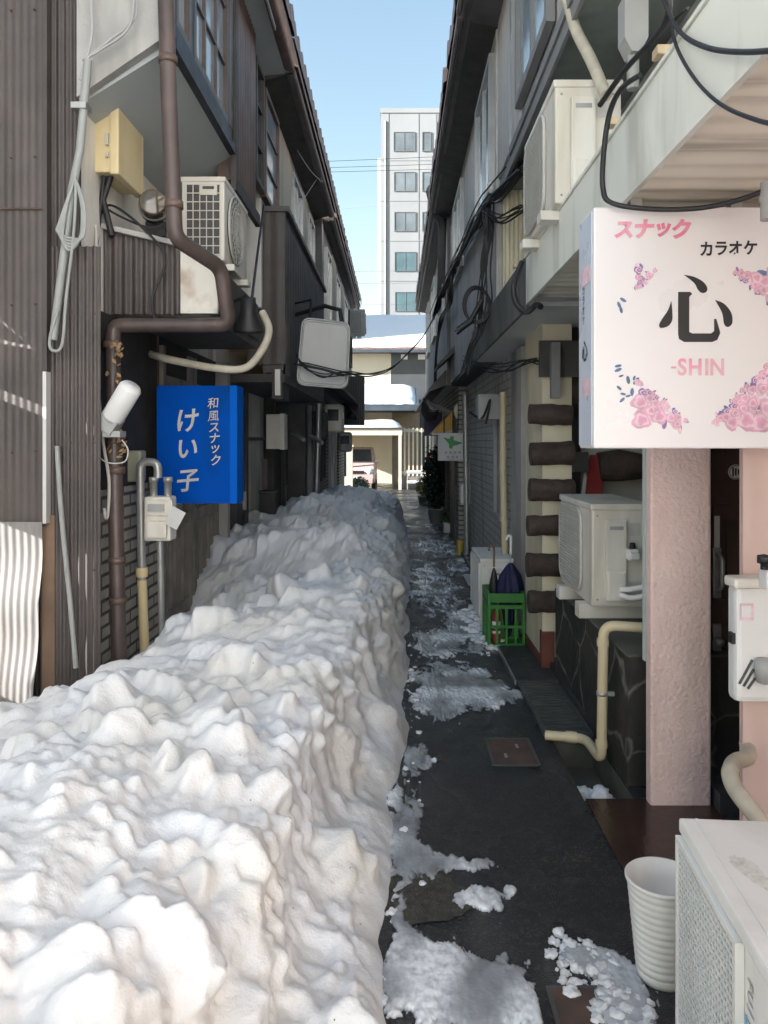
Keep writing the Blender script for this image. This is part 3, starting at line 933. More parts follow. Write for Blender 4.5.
MB().box(q0.x, q1.x, 9.2, 9.45, q0.z, q1.z - .03, .01).build('body', m_cable, t)
MB().box(q0.x - .01, q1.x + .012, 9.185, 9.46, q1.z - .028, q1.z, .008).build('lid', m_dark, t)
for i, (px, py, d, r, lab) in enumerate(((318, 440, 11.2, .055, 'white stub of a vent pipe by the dark sliding door'), (300, 437, 10.0, .045, 'white stub of a vent pipe next to the beige metal box'))):
    tag(MB().tube([P(px - 8, py - 4, d + .2), P(px, py, d), P(px + 4, py + 3, d - .1)], r * .6, 10).build('vent_pipe', m_conduit, None, P(px, py, d)), lab, 'vent pipe')
for px, py, d, w_, h_, m_, nm, lab, cat in (
        (333, 418, 13.5, .32, .5, m_ac, 'meter_box', 'rounded pale meter box under the eave of the end house', 'meter'),
        (318, 425, 12.6, .3, .45, m_dark, 'meter_box', 'dark meter box below the blank white sign', 'meter'),
        (345, 442, 16.0, .28, .42, m_grey, 'meter_box', 'grey meter box on the end house under the slatted box', 'meter')):
    t = thing(nm, lab, cat, P(px, py, d))
    q = P(px, py, d)
    MB().box(q.x - w_ / 2, q.x + w_ / 2, d, d + .25, q.z - h_ / 2, q.z + h_ / 2, .06).build('body', m_, t)
    MB().box(q.x - w_ * .3, q.x + w_ * .3, d - .02, d - .001, q.z - h_ * .1, q.z + h_ * .3, .008).build('dial_window', m_glassdark, t)
    MB().tube([(q.x, d + .1, q.z - h_ * .5), (q.x, d + .12, q.z - h_ - .3)], .022, 8).build('pipe', m_conduit, t)
tag(MB().tube(elbow_path([P(318, 215, 12.25), P(320, 222, 12.3), P(321, 320, 12.3), P(318, 440, 12.3), P(316, 505, 12.3)], .1), .05, 10).build('drainpipe', m_alu, None, P(320, 300, 12.3)), 'pale drainpipe between the dark clad house and the end house', 'drainpipe')
t = thing('street_lamp', 'small dark wall lamp beside the slatted box at the end of the left row', 'lamp', P(355, 432, 16.5))
MB().lathe([(0, 0), (.11, .0), (.09, .12), (.03, .2), (0, .2)], P(352, 420, 16.4), 16).build('lamp_shade', m_cable, t)
MB().tube([P(352, 412, 16.4), P(348, 405, 16.5), P(342, 404, 16.6)], .02, 8).build('arm', m_cable, t)
# ------------------------------------------------------------------ right side materials
m_pink = M('pink_stucco', (.78, .59, .54), .85, .08, 2.5, .5, (.55, .40, .36), 1.5, 1, 1.0, 48)
m_pinks = M('pink_siding', (.66, .49, .44), .6, .06, 2, .3, (.42, .3, .27), 1.5, 1)
m_mint = M('mint_board', (.5, .57, .55), .6, .05, 2, .25, (.35, .4, .38), 2, 1)
m_fascia = M('white_fascia', (.72, .735, .67), .6, .06, 1.2, .7, (.34, .345, .29), 1.8, 1, lo=.48, hi=.70)
m_fasciad = M('weathered_fascia', (.13, .13, .125), .75, .25, 1.5, .75, (.03, .03, .028), 2.0, 1, .1)
m_slat = M('cream_soffit_slats', (.78, .73, .62), .6, .06, 2, .6, (.16, .13, .095), 2.0, 2, lo=.54, hi=.68)
m_lightsof = M('pale_soffit', (.58, .59, .57), .7, .05, 1.5, .35, (.3, .31, .3), 1.2)
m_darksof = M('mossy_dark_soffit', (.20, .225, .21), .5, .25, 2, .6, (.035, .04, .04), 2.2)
m_beamg = M('grey_beam', (.22, .225, .225), .65, .12, 2, .4, (.1, .1, .1), 2)
m_door = M('dark_wood_door', (.085, .052, .044), .45, .25, 3, .3, (.02, .015, .014), 3, 1)
m_log = M('dark_log', (.066, .047, .038), .85, .4, 9, .5, (.022, .016, .013), 9, 0, 1.0, 34)
m_creamw = M('cream_plaster', (.68, .62, .46), .8, .08, 2, .45, (.32, .28, .2), 1.4, 1, .2, 50)
m_whitew = M('white_render', (.52, .52, .49), .8, .08, 2, .35, (.35, .34, .31), 1.4, 1, .3, 40)
m_stone = M('dark_stone_blocks', (.026, .024, .021), .7, .5, 3.5, .3, (.06, .055, .045), 3, 0, .7, 22, pattern=('stone', 3.0, (.17, .165, .15), .0))
m_pvc = M('cream_pvc', (.60, .51, .33), .42, .08, 3, .3, (.4, .32, .2), 3)
m_bracket = M('cream_bracket', (.55, .45, .30), .5, .15, 5, .5, (.3, .2, .12), 5)
m_signw = M('pink_white_acrylic', (.77, .735, .735), .3, .02, 1.2, .2, (.68, .62, .61), 1.3, 1, spec=.6)
m_signside = M('sign_side_acrylic', (.60, .66, .76), .3, .05, 2, .3, (.5, .5, .56), 2, 1)
m_ink = M('black_ink', (.018, .017, .018), .5, .15, 6)
m_pinkink = M('faded_pink_ink', (.74, .20, .32), .5, .15, 14, .65, (.76, .5, .54), 9, lo=.45, hi=.6)
m_palepink = M('pale_pink_ink', (.78, .32, .43), .5, .1, 14, .5, (.76, .58, .6), 9, lo=.45, hi=.6)
m_roses = [M('rose_print_%s' % n, c, .5, .22, 22) for n, c in (('deep', (.66, .32, .44)), ('mid', (.66, .36, .48)), ('pale', (.72, .52, .58)), ('leaf', (.10, .17, .30)), ('mauve', (.26, .16, .36)))]
m_green = M('green_plastic_crate', (.035, .19, .03), .4, .15, 3, .3, (.03, .09, .025), 4)
m_navy = M('navy_umbrella_cloth', (.012, .014, .06), .7, .3, 8)
m_red = M('red_paint', (.28, .028, .026), .5, .15, 6)
m_tilewet = M('wet_brown_tile', (.055, .03, .022), .22, .4, 2, .5, (.02, .014, .012), 1.6, 0, .15, 30)
m_grate = M('drain_grate_iron', (.075, .075, .074), .55, .3, 9, .3, (.09, .08, .07), 4)
m_rubber = M('black_rubber_plate', (.038, .04, .043), .5, .3, 7, .4, (.06, .06, .058), 3, 0, .2, 50)
m_concd = M('mossy_concrete', (.09, .09, .075), .85, .25, 4, .6, (.035, .045, .02), 3, 0, .4, 40)
m_yellow = M('yellow_awning', (.58, .33, .05), .6, .12, 3, .5, (.3, .15, .03), 3, 1)
m_leaf = M('plant_leaf', (.035, .075, .03), .55, .4, 14)
m_leafd = M('dark_plant_leaf', (.018, .035, .022), .6, .4, 14)
m_pot = M('grey_pot', (.26, .26, .25), .7, .15, 5)

# ------------------------------------------------------------------ pink snack bar (nearest on the right)
Dh = thing('pink_snack_bar', 'pink stucco snack bar with a white canopy and dark wooden door', 'snack bar', (2.2, 2.4, 0))
MB().box(2.35, 6.5, -1.0, 5.4, 0, 2.42).box(1.42, 6.5, -1.0, 6.5, 2.72, 3.72).box(.88, 6.5, -1.0, 6.5, 3.76, 5.2).build('wall', m_plastergrey, Dh)
MB().box(1.112, 1.378, 3.36, 3.43, .0, 2.44, .012).build('column', m_pink, Dh)
MB().box(1.112, 1.20, 3.435, 3.47, .62, 2.44).build('mint_board', m_mint, Dh)
n = MB().sheet((1.263, 2.80, 0), (1, 0, 0), (0, 0, 1), (0, -1, 0), 1.3, 2.44, .11, .004, rib=True)
n.box(1.264, 2.35, 2.806, 2.83, 0, 2.44)
n.build('siding_wall', m_pinks, Dh)
MB().sheet((1.75, 2.79, 0), (0, -1, 0), (0, 0, 1), (-1, 0, 0), 3.9, 2.44, .11, .004, rib=True).build('siding_wall', m_pinks, Dh)
dm = MB().box(1.385, 2.3, 3.66, 3.72, .10, 2.2)
for x0, x1 in ((1.50, 1.84), (1.90, 2.22)):
    for z0, z1 in ((.22, .72), (.82, 1.30), (1.38, 2.08)):
        for b in ((x0, x1, z0, z0 + .03), (x0, x1, z1 - .03, z1), (x0, x0 + .03, z0 + .03, z1 - .03), (x1 - .03, x1, z0 + .03, z1 - .03)):
            dm.box(b[0], b[1], 3.648, 3.659, b[2], b[3])
        dm.box(x0 + .07, x1 - .07, 3.652, 3.6595, z0 + .07, z1 - .07)
dd = dm.build('door', m_door, Dh)
h = MB().box(1.500, 1.540, 3.635, 3.655, .86, 1.10, .006).tube(elbow_path([(1.52, 3.64, 1.07), (1.52, 3.58, 1.06), (1.52, 3.58, .92), (1.52, 3.64, .90)], .03), .012, 8).lathe([(.02, 0), (.02, .03), (0, .034)], (1.52, 3.63, .66), 12, (0, -1, 0)).box(1.50, 1.54, 3.635, 3.655, .56, .74, .006)
h.build('handle', m_steel, dd)
MB().box(1.508, 1.534, 3.643, 3.646, 1.06, 1.25).build('sticker', m_white, dd)
cz = P(737, 470, 3.63)
MB().lathe([(0, .004), (.035, .004), (.036, 0)], (cz.x, 3.645, cz.z - .01), 24, (0, -1, 0)).build('emblem', m_white, dd)
e = MB().lathe([(.030, .0055), (.033, .0055)], (cz.x, 3.645, cz.z - .01), 24, (0, -1, 0))
for a in range(3):
    e.box(cz.x - .018 + .013 * a, cz.x - .012 + .013 * a, 3.637, 3.640, cz.z - .03 + .004 * a, cz.z + .012 - .004 * a)
e.build('emblem_print', m_ink, dd)
MB().box(1.36, 1.385, 3.57, 3.72, 0, 2.3).box(1.385, 2.35, 3.64, 3.66, 2.2, 2.44).build('door_frame', m_door, Dh)
MB().box(1.39, 2.34, 3.30, 3.66, 0, .09).build('step', m_rubber, Dh)
# canopy: fascia, slatted soffit, deck
cano = MB().box(.80, 2.9, -.9, 4.62, 2.64, 2.68).build('canopy', m_fascia, Dh)
MB().prism([(.78, -.9, 2.425), (.798, -.9, 2.425), (.798, -.9, 2.70), (.78, -.9, 2.70)], (0, 5.52, 0)).box(.772, .81, -.9, 4.62, 2.702, 2.715).build('canopy_fascia', m_fascia, cano)
MB().sheet((.80, 4.45, 2.455), (0, -1, 0), (1, 0, 0), (0, 0, -1), 5.3, 2.0, .115, .007, rib=True).build('canopy_soffit', m_slat, cano)
MB().box(.799, 2.8, 4.46, 4.60, 2.44, 2.60).build('canopy_end_trim', m_plastergrey, cano)
# upper storey ledge, soffit, window
MB().box(.845, .90, -1, 5.76, 3.74, 3.80).build('ledge', m_beamg, Dh)
MB().box(.858, .878, -1, 6.5, 3.655, 3.735).build('ledge_beam', m_beamg, Dh)
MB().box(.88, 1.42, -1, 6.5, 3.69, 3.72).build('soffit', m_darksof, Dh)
MB().box(.90, 1.42, 6.40, 6.5, 2.50, 3.69).sheet((.89, 6.385, 2.5), (1, 0, 0), (0, 0, 1), (0, -1, 0), .54, 1.19, .036, .007).build('end_panel', m_creamw, Dh)
window(Dh, .87, 4.20, 5.32, 3.90, 5.15, -1, 2, 1, m_beamg, m_glass, .06, .05)
MB().box(.855, .88, 5.34, 6.45, 3.80, 5.2).build('wall_panel', m_grayplank, Dh)
MB().box(.845, .88, 5.70, 5.745, 3.80, 5.2).build('post', m_alu, Dh)
tiled_roof(Dh, .49, 5.30, 4.4, 7.4, -1.2, 6.5, m_tiler)
gutter(Dh, .60, 5.20, -1.2, 6.5, m_darkclad)
MB().box(.52, .54, -1.2, 6.48, 5.20, 5.265).build('eave_trim', m_alu, Dh)  # pale strip added to stand for the thin sunlit edge of the eave
MB().prism([(.56, -1, 5.16), (.9, -1, 5.10), (.9, -1, 5.2), (.56, -1, 5.24)], (0, 7.5, 0)).build('eave_board', m_darkclad, Dh)

# ------------------------------------------------------------------ log cabin style bar
Eh = thing('log_front_bar', 'bar with cream walls and dark log ends on a black stone base', 'bar', (1.8, 5.0, 0))
MB().box(1.30, 3.2, 5.60, 6.5, 0, 2.42).build('wall', m_whitew, Eh)
MB().box(1.02, 1.225, 5.36, 6.06, .10, 2.42).build('pier', m_creamw, Eh)
MB().box(1.015, 1.23, 5.35, 6.06, 0, .10 - .002).box(1.012, 1.10, 5.34, 5.42, .0, .28).build('pier_foot', M('brick_red_foot', (.16, .05, .035), .8, .3, 5), Eh)
for i, z in enumerate((.49, .745, 1.02, 1.265, 1.52, 1.79)):
    lg = MB()
    r = .077 + .006 * math.sin(i * 2.1)
    for a_, b_, k_ in (((.922 + .012 * math.sin(i * 5.1), 5.345, z - .007 * math.sin(i * 3.3)), (1.228 + .01 * math.sin(i * 2.3), 5.345, z + .007 * math.sin(i * 3.3)), 0),):
        a_, b_ = Vector(a_), Vector(b_)
        lg.tube([a_.lerp(b_, q / 14) for q in range(15)], r, 16, True, lambda t_, i=i, k_=k_: 1 + .11 * noise.noise((t_ * 5, i * 1.7, k_)))
    lg.build('log', m_log, Eh)
for px, py, r in ((620, 467, .115), (571, 391, .10)):
    q = P(px, py, 5.45)
    lg = MB().tube([(q.x - (.14 if px > 600 else .06), 5.50, q.z), (q.x, 5.49, q.z + .01), (q.x + .2, 5.5, q.z), (q.x + .7, 5.5, q.z - .01)], r, 14, True, lambda t_: .9 + .15 * math.sin(t_ * 7))
    lg.build('log', m_log, Eh)
MB().box(1.226, 1.32, 5.50, 5.58, .3, 2.42).build('dark_door', m_black, Eh)
MB().box(.99, 1.34, 5.30, 5.34, 2.05, 2.30).build('dark_panel', m_dark, Eh)
MB().box(1.06, 1.12, 5.24, 5.30, 1.90, 2.28).build('grey_box', m_beamg, Eh)
MB().prism([(1.07, 3.575, -.12), (1.075, 5.2, -.12), (1.08, 5.2, .60), (1.085, 3.575, .60)], (.9, 0, 0)).build('stone_base', m_stone, Eh)
MB().box(1.075, 1.98, 3.57, 5.2, .601, .612).build('base_top', m_concd, Eh)
c2 = MB().box(.80, 2.9, 4.64, 7.9, 2.62, 2.68).build('canopy', m_fasciad, Eh)
MB().box(.778, .798, 4.625, 7.9, 2.40, 2.72).build('canopy_fascia', m_fasciad, c2)
MB().box(.80, 2.8, 4.625, 7.88, 2.42, 2.45).build('canopy_soffit', m_lightsof, c2)

# ------------------------------------------------------------------ plank clad house
Fh = thing('plank_clad_house', 'house with weathered grey plank upper wall over painted brick', 'house', (2.2, 9.3, 0))
MB().box(1.10, 5.5, 6.55, 12.0, 0, 2.5).build('brick_wall', m_brick, Fh)
MB().box(.85, 5.5, 6.52, 12.0, 2.52, 5.2).build('plank_wall', m_grayplank, Fh)
MB().box(.86, 1.11, 6.55, 12, 2.47, 2.515).build('soffit', m_dark, Fh)
MB().box(1.04, 1.12, 6.40, 6.95, 0, 2.4).build('pale_pilaster', m_plastergrey, Fh)
w = MB().box(1.05, 1.098, 7.72, 7.80, .85, 2.1).box(1.05, 1.098, 8.28, 8.36, .85, 2.1).box(1.05, 1.098, 7.8, 8.28, 2.02, 2.1).box(1.03, 1.098, 7.72, 8.36, .80, .85).build('window', m_grey, Fh)
MB().box(1.085, 1.098, 7.8, 8.28, .85, 2.02).build('pane', m_glassdark, w)
window(Fh, .85, 6.62, 7.85, 3.78, 4.95, -1, 2, 1, m_alu, m_glass, .05, .05)
window(Fh, .85, 9.6, 10.9, 3.8, 4.9, -1, 2, 1, m_alu, m_glass, .05, .05)
tiled_roof(Fh, .50, 5.30, 4.4, 7.4, 6.5, 12.0, m_tiler)
gutter(Fh, .61, 5.20, 6.5, 12.0, m_darkclad)
MB().box(.53, .55, 6.52, 11.98, 5.20, 5.265).build('eave_trim', m_alu, Fh)  # sunlit eave edge drawn as a pale strip
MB().prism([(.56, 6.5, 5.16), (.86, 6.5, 5.10), (.86, 6.5, 5.2), (.56, 6.5, 5.24)], (0, 5.5, 0)).build('eave_board', m_dark, Fh)
MB().prism([(.85, 12.0, 3.0), (.60, 12.0, 2.72), (.60, 12.0, 2.68), (.85, 12.0, 2.9)], (0, -.9, 0)).build('small_hood', m_dark, Fh)

Gh = thing('far_bar_row', 'last house on the right with shuttered doors toward the street', 'house', (2.2, 16.5, 0))
MB().box(.98, 5.5, 12.02, 20.8, 0, 2.5).build('wall', m_brickd, Gh)
MB().box(.80, 5.5, 12.02, 20.8, 2.5, 5.15).build('plank_wall', m_grayplank, Gh)
for i, (a, b, mm) in enumerate(((12.3, 13.0, m_dark), (13.3, 14.2, m_wood), (14.6, 15.4, m_dark), (15.9, 17.2, m_plastergrey), (17.6, 18.5, m_dark), (18.9, 20.4, m_plaster))):
    MB().box(.93 + .015 * (i % 2), .985, a, b, 0, 2.1).build('door' if mm in (m_dark, m_wood) else 'wall_panel', mm, Gh)
for a, b in ((12.6, 13.9), (15.2, 16.6), (18.0, 19.4)):
    window(Gh, .80, a, b, 3.7, 4.9, -1, 2, 1, m_alu, m_glass, .05, .05)
tiled_roof(Gh, .51, 5.28, 4.4, 7.4, 12.0, 21.0, m_tiler)
gutter(Gh, .62, 5.18, 12.0, 21.0, m_darkclad)
MB().box(.54, .56, 12.02, 21.0, 5.18, 5.245).build('eave_trim', m_alu, Gh)  # pale strip in place of sunlight along the eave
MB().prism([(.57, 12.0, 5.14), (.81, 12.0, 5.10), (.81, 12.0, 5.2), (.57, 12.0, 5.22)], (0, 8.9, 0)).build('eave_board', m_dark, Gh)
MB().prism([(.80, 12.2, 2.75), (.52, 12.2, 2.45), (.52, 12.2, 2.40), (.80, 12.2, 2.5)], (0, 8.3, 0)).build('canopy', m_darkclad, Gh)

# ------------------------------------------------------------------ the pink and white sign
t = thing('snack_bar_sign', 'large white and pink sign with roses and a big black character under the canopy', 'sign', (1.0, 2.62, 1.58))
xa, ya, za, zb = .668, 2.60, 1.578, 2.395
xb = xa + .70
MB().box(xa, xb, ya, ya + .20, za, zb, .007).build('box', m_signw, t)
MB().box(xa - .004, xa - .001, ya + .012, ya + .19, za + .01, zb - .012).build('side_panel', m_signside, t)
YS = ya - .0025


def S2(px, py):
    q = P(px, py, ya)
    return Vector((q.x, YS, q.z))


s_ = ya / F
ink = MB()
for ch, px, w_ in (('カ', 706, 14), ('ラ', 721, 14), ('オ', 735, 14), ('ケ', 750, 14)):
    put_glyph(ink, ch, S2(px, 249 - (px - 709) * .03), (1, 0, 0), (0, 0, 1), w_ * s_ * 1.05, w_ * s_ * 1.15, .03)


def stroke(mb, pts, off=0.0):
    """closed outline given in photograph pixels -> flat ink"""
    q = [S2(x, y) + Vector((0, -off, 0)) for x, y in pts]
    mb.prism(q, (0, .002, 0))


def spl(pts, n=5):
    vs = smooth_path([(x, y, 0) for x, y in pts] + [(pts[0][0], pts[0][1], 0)], n)[:-1]
    return [(v.x, v.y) for v in vs]


stroke(ink, spl([(684, 275), (694, 277), (703, 282), (707, 288), (706, 292), (702, 293), (698, 290), (694, 283)]))
stroke(ink, spl([(671, 301), (672, 310), (672, 320), (668, 326), (661, 328), (659, 325), (662, 319), (668, 310)]))
stroke(ink, [(678, 292), (690, 292), (692, 294), (689, 297), (689, 332), (692, 333.5), (711, 333.5), (714, 331), (714, 319), (716, 319), (719, 329), (720, 333), (717, 340), (712, 342), (684, 342), (679, 339), (678, 334)])
stroke(ink, spl([(715, 300), (724, 304), (731, 313), (732, 323), (728, 327), (724, 324), (722, 313)]))
ink.build('black_lettering', m_ink, t)
pk = MB()
for ch, px, py, w_ in (('ス', 624, 230, 18), ('ナ', 644, 229, 19), ('ッ', 663, 230, 17), ('ク', 681, 229, 19)):
    put_glyph(pk, ch, S2(px, py), (1, 0, 0), (0, 0, 1), w_ * s_ * 1.1, w_ * s_ * 1.1, .05, .12)
pk.build('pink_lettering', m_pinkink, t)
pk = MB()
for ch, px in zip('SHIN', (682, 695, 706.5, 717)):
    put_glyph(pk, ch, S2(px, 367), (1, 0, 0), (0, 0, 1), 20 * s_, 22 * s_ * 1.05, .025)
pk.box(S2(671, 0).x, S2(676, 0).x, YS, YS + .002, S2(0, 368.5).z, S2(0, 366.5).z)
pk.build('pink_lettering', m_palepink, t)
rnd = random.Random(5)
fl = [MB() for _ in m_roses]


def rose(cx_, cy_, r, k):
    lay = 0
    for f, kk in ((1, k), (.74, 2 if k != 2 else 1), (.5, k), (.28, 0)):
        pts = []
        for i in range(16):
            a = 2 * math.pi * i / 16
            q = r * f * (1 + .16 * math.sin(3 * a + cx_ + lay) + .08 * math.sin(5 * a + cy_))
            pts.append((cx_ + q * math.cos(a) + lay * .3, cy_ + q * math.sin(a)))
        stroke(fl[kk], pts, .0004 + lay * .0005 + .0001 * rnd.random())
        lay += 1


def leafp(cx_, cy_, r, k):
    a = rnd.random() * 6.28
    pts = []
    for i in range(10):
        b = 2 * math.pi * i / 10
        x, y = r * math.cos(b), r * .42 * math.sin(b)
        pts.append((cx_ + x * math.cos(a) - y * math.sin(a), cy_ + x * math.sin(a) + y * math.cos(a)))
    stroke(fl[k], pts, .0002 + .0001 * rnd.random())


def corner(poly_fn, box_, n, rmin, rmax):
    x0, y0, x1, y1 = box_
    placed = []
    for _ in range(n * 30):
        if len(placed) >= n: break
        x, y = rnd.uniform(x0, x1), rnd.uniform(y0, y1)
        e = poly_fn(x, y)
        if e <= 0: continue
        r = rmin + (rmax - rmin) * min(1, e)
        if any((x - a) ** 2 + (y - b) ** 2 < (.62 * (r + c)) ** 2 for a, b, c in placed): continue
        placed.append((x, y, r))
    for i, (x, y, r) in enumerate(placed):
        for _ in range(2):
            leafp(x + rnd.uniform(-r, r) * 1.25, y + rnd.uniform(-r, r) * 1.25, r * .7, rnd.choice((3, 4, 2, 4)))
    for x, y, r in placed:
        rose(x, y, r, rnd.choice((0, 1, 1, 2, 2, 4)) if r < 6 else rnd.choice((1, 1, 2, 2)))


corner(lambda x, y: ((x - 732) - (y - 270) * 1.05) / 30, (730, 270, 802, 318), 22, 2.4, 10)
corner(lambda x, y: ((x - 710) - (424 - y) * .95) / 32, (708, 360, 802, 424), 40, 2.6, 11)
corner(lambda x, y: ((690 - x) - (424 - y) * 1.2) / 26 if x > 637 and y < 424 else 0, (637, 378, 690, 424), 20, 2.4, 9)
corner(lambda x, y: ((658 - x) - (y - 270) * .95) / 20 if x > 634 else 0, (634, 270, 658, 296), 11, 1.8, 4.2)
for x, y in ((619, 305), (623, 300), (621, 310), (618, 370), (621, 376), (628, 380), (634, 378), (636, 381), (619, 388), (623, 394), (632, 392), (628, 396), (622, 400), (618, 366), (672, 421), (678, 420), (666, 418)):
    leafp(x, y, rnd.uniform(2.4, 4.5), 3)
for f_, m_ in zip(fl, m_roses):
    f_.build('flower_print', m_, t)
# lettering on the thin side of the box
sd = MB()
for ch, z in (('カ', 2.135), ('ラ', 2.10), ('オ', 2.065), ('ケ', 2.03)):
    put_glyph(sd, ch, (xa - .0055, ya + .12, z), (0, -1, 0), (0, 0, 1), .04, .035, .01)
put_glyph(sd, '心', (xa - .0055, ya + .10, 1.92), (0, -1, 0), (0, 0, 1), .08, .08, .02)
sd.build('side_lettering', m_ink, t)
pr = MB()
pr.box(xa - .0055, xa - .0042, ya + .03, ya + .15, 2.15, 2.21).box(xa - .0055, xa - .0042, ya + .03, ya + .14, 1.76, 1.82)
pr.build('side_print', m_roses[2], t)
MB().box(xa + .15, xa + .19, ya + .08, ya + .12, zb, 2.45).build('hanger', m_steel, t)
MB().box(xa + .5, xa + .54, ya + .08, ya + .12, zb, 2.45).build('hanger', m_steel, t)

# ------------------------------------------------------------------ fittings on the right
t = thing('meter_cover_box', 'white plastic meter cover box with slanted vents on the pink siding', 'meter box', (1.27, 2.72, .9))
DM = 2.72
q0, q1 = P(736, 703, DM), P(790, 585, DM)
MB().box(q0.x, q1.x, DM, 2.797, q0.z, q1.z - .01, .02).build('body', m_white, t)
MB().box(q0.x - .012, q1.x + .01, DM - .015, 2.797, q1.z - .012, q1.z + .025, .012).build('lid', m_ac, t)
g = MB()
for i in range(3):
    a = P(739.5 + 4.2 * i, 684 + 2.5 * i, DM - .004); b = P(752.5 + 1.5 * i, 660 + 9 * i, DM - .004)
    g.tube([(a.x, DM - .003, a.z), (b.x, DM - .003, b.z)], .0045, 6)
g.build('vent_slot', m_acdark, t)
a = P(747, 612, DM - .004)
MB().box(a.x - .024, a.x + .024, DM - .0025, DM - .0005, a.z - .03, a.z + .03).build('sticker', m_roses[2], t)
MB().box(a.x - .02, a.x + .014, DM - .0056, DM - .0040, a.z - .018, a.z + .022).build('sticker_print', m_white, t)
a = P(765, 668, DM - .03)
MB().lathe([(.0, .03), (.03, .03), (.035, 0), (.028, -.05), (0, -.06)], a, 16).build('tap_cap', m_grey, t)
MB().box(P(733, 0, DM + .03).x - .012, P(736, 0, DM + .03).x, DM + .01, DM + .04, P(0, 645, DM).z, P(0, 634, DM).z).build('clasp', m_cable, t)
t = thing('gas_valve', 'small white gas valve with a black cap above the meter cover box', 'valve', P(766, 575, 2.5))
q = P(768, 578, 2.5)
MB().box(q.x - .018, q.x + .08, 2.47, 2.53, q.z - .035, q.z + .028, .008).build('body', m_white, t)
MB().lathe([(.012, 0), (.012, .02), (.022, .02), (.022, .045), (0, .05)], (q.x - .012, 2.5, q.z + .028), 12).build('valve_cap', m_cable, t)
MB().box(q.x - .012, q.x + .06, 2.466, 2.4695, q.z - .022, q.z + .012).build('dial', m_glassdark, t)
wire('insulated_pipe', 'thick cream insulated hose bending from the pink siding toward the near air conditioner', 'hose',
     [P(775, 842, 2.3), P(755, 815, 2.35), P(736, 790, 2.42), P(730, 774, 2.5), P(735, 762, 2.6), P(748, 757, 2.72), (1.30, 2.85, .48)], .027, m_rope, n=12)
# long cream drain pipe by the stone base
t = thing('drain_pipe', 'cream plastic drain pipe bending down the black stone base to the gutter', 'drainpipe', (1.02, 3.8, 0))
pts = [(1.30, 3.72, .695), (1.02, 3.78, .70), (1.015, 3.80, .03), (1.0, 4.06, .035), (.80, 4.12, .03)]
MB().tube(elbow_path(pts, .06, 6), .025, 14).build('pipe', m_pvc, t)
c = MB()
c.lathe([(.029, -.02), (.031, 0), (.029, .02)], (1.0185, 3.785, .615), 14).lathe([(.029, -.02), (.031, 0), (.029, .02)], (1.0155, 3.80, .11), 14)
c.lathe([(.029, -.03), (.031, 0), (.029, .03)], (.93, 4.081, .034), 14, (-1, .3, 0))
c.build('pipe_joint', m_pvc, t)
MB().lathe([(.027, -.008), (.030, -.008), (.030, .008), (.027, .008)], (1.017, 3.793, .36), 14).box(1.03, 1.075, 3.78, 3.80, .35, .37).build('clip', m_steel, t)
# bracket rails carrying the unit on the canopy
t = thing('bracket_rail', 'cream steel bracket rails along the edge of the white canopy', 'bracket', (.80, 3.2, 2.716))
r = MB()
r.box(.80, .83, 2.1, 5.3, 2.717, 2.735, .003).box(.98, 1.01, 2.1, 5.3, 2.717, 2.735, .003)
r.build('rail', m_bracket, t)
r = MB()
for y in (2.25, 2.75, 4.5, 5.0):
    r.box(.765, 1.04, y, y + .05, 2.737, 2.765, .003)
r.build('cross_bar', m_bracket, t)
wire('insulated_pipe', 'fat cream pipe coming down diagonally from the dark soffit to the canopy edge', 'pipe', [P(556, -30, 3.95), P(568, 2, 3.85), P(576, 30, 3.75), P(592, 62, 3.6), P(606, 96, 3.42)], .028, m_rope, n=12)
t = thing('junction_box', 'grey downpipe head with black cables under the dark soffit', 'junction box', P(632, 40, 3.3))
q = P(633, 38, 3.3)
MB().prism([(q.x - .05, 3.25, q.z + .16), (q.x + .05, 3.25, q.z + .16), (q.x + .05, 3.25, q.z - .02), (q.x + .02, 3.25, q.z - .08), (q.x - .02, 3.25, q.z - .08), (q.x - .05, 3.25, q.z - .02)], (0, .1, 0)).build('box', m_grey, t)
MB().tube([(q.x, 3.3, q.z - .07), (q.x + .0, 3.3, q.z - .22)], .026, 12).build('pipe', m_conduit, t)
for lab, pts, r_ in (
        ('thick black cable looping from the canopy edge out past the top right corner', [P(600, 105, 2.75), P(625, 70, 2.5), P(664, 25, 2.18), P(668, -10, 2.12), P(660, -40, 2.1)], .010),
        ('thick black cable drooping across the white fascia to the upper right', [P(650, -40, 2.15), P(666, 5, 2.13), P(680, 32, 2.05), P(705, 47, 1.88), P(740, 52, 1.68), P(790, 48, 1.46), P(900, 26, 1.15), (.77, .5, 2.68)], .0065),
        ('black cable falling behind the upper one across the slatted soffit', [P(688, 8, 2.0), P(674, 22, 2.1), P(676, 45, 2.08), P(692, 75, 1.97), P(715, 100, 1.83), P(745, 116, 1.66), P(790, 126, 1.46), P(900, 120, 1.15), (.77, .5, 2.62)], .005),
        ('black cable taped down the white fascia and along the top of the pink sign', [P(640, 75, 2.32), P(622, 88, 2.4), P(610, 112, 2.5), P(604, 150, 2.55), P(603, 188, 2.58), P(612, 203, 2.57), P(650, 209, 2.55), P(700, 208, 2.5), P(745, 198, 2.4), P(790, 180, 2.3), (1.3, 2.25, 2.41), (1.5, 2.3, 2.44)], .009)):
    wire('black_cable', lab, 'cable', pts, r_, m_cable)
tag(MB().tube([P(768, 182, 2.35), P(768, 220, 2.35)], .022, 10).lathe([(.026, -.01), (.026, .01)], P(768, 200, 2.35), 12).build('cable_fitting', m_grey, None, P(768, 200, 2.35)), 'dark grey cable fitting at the top edge of the pink sign', 'fitting')
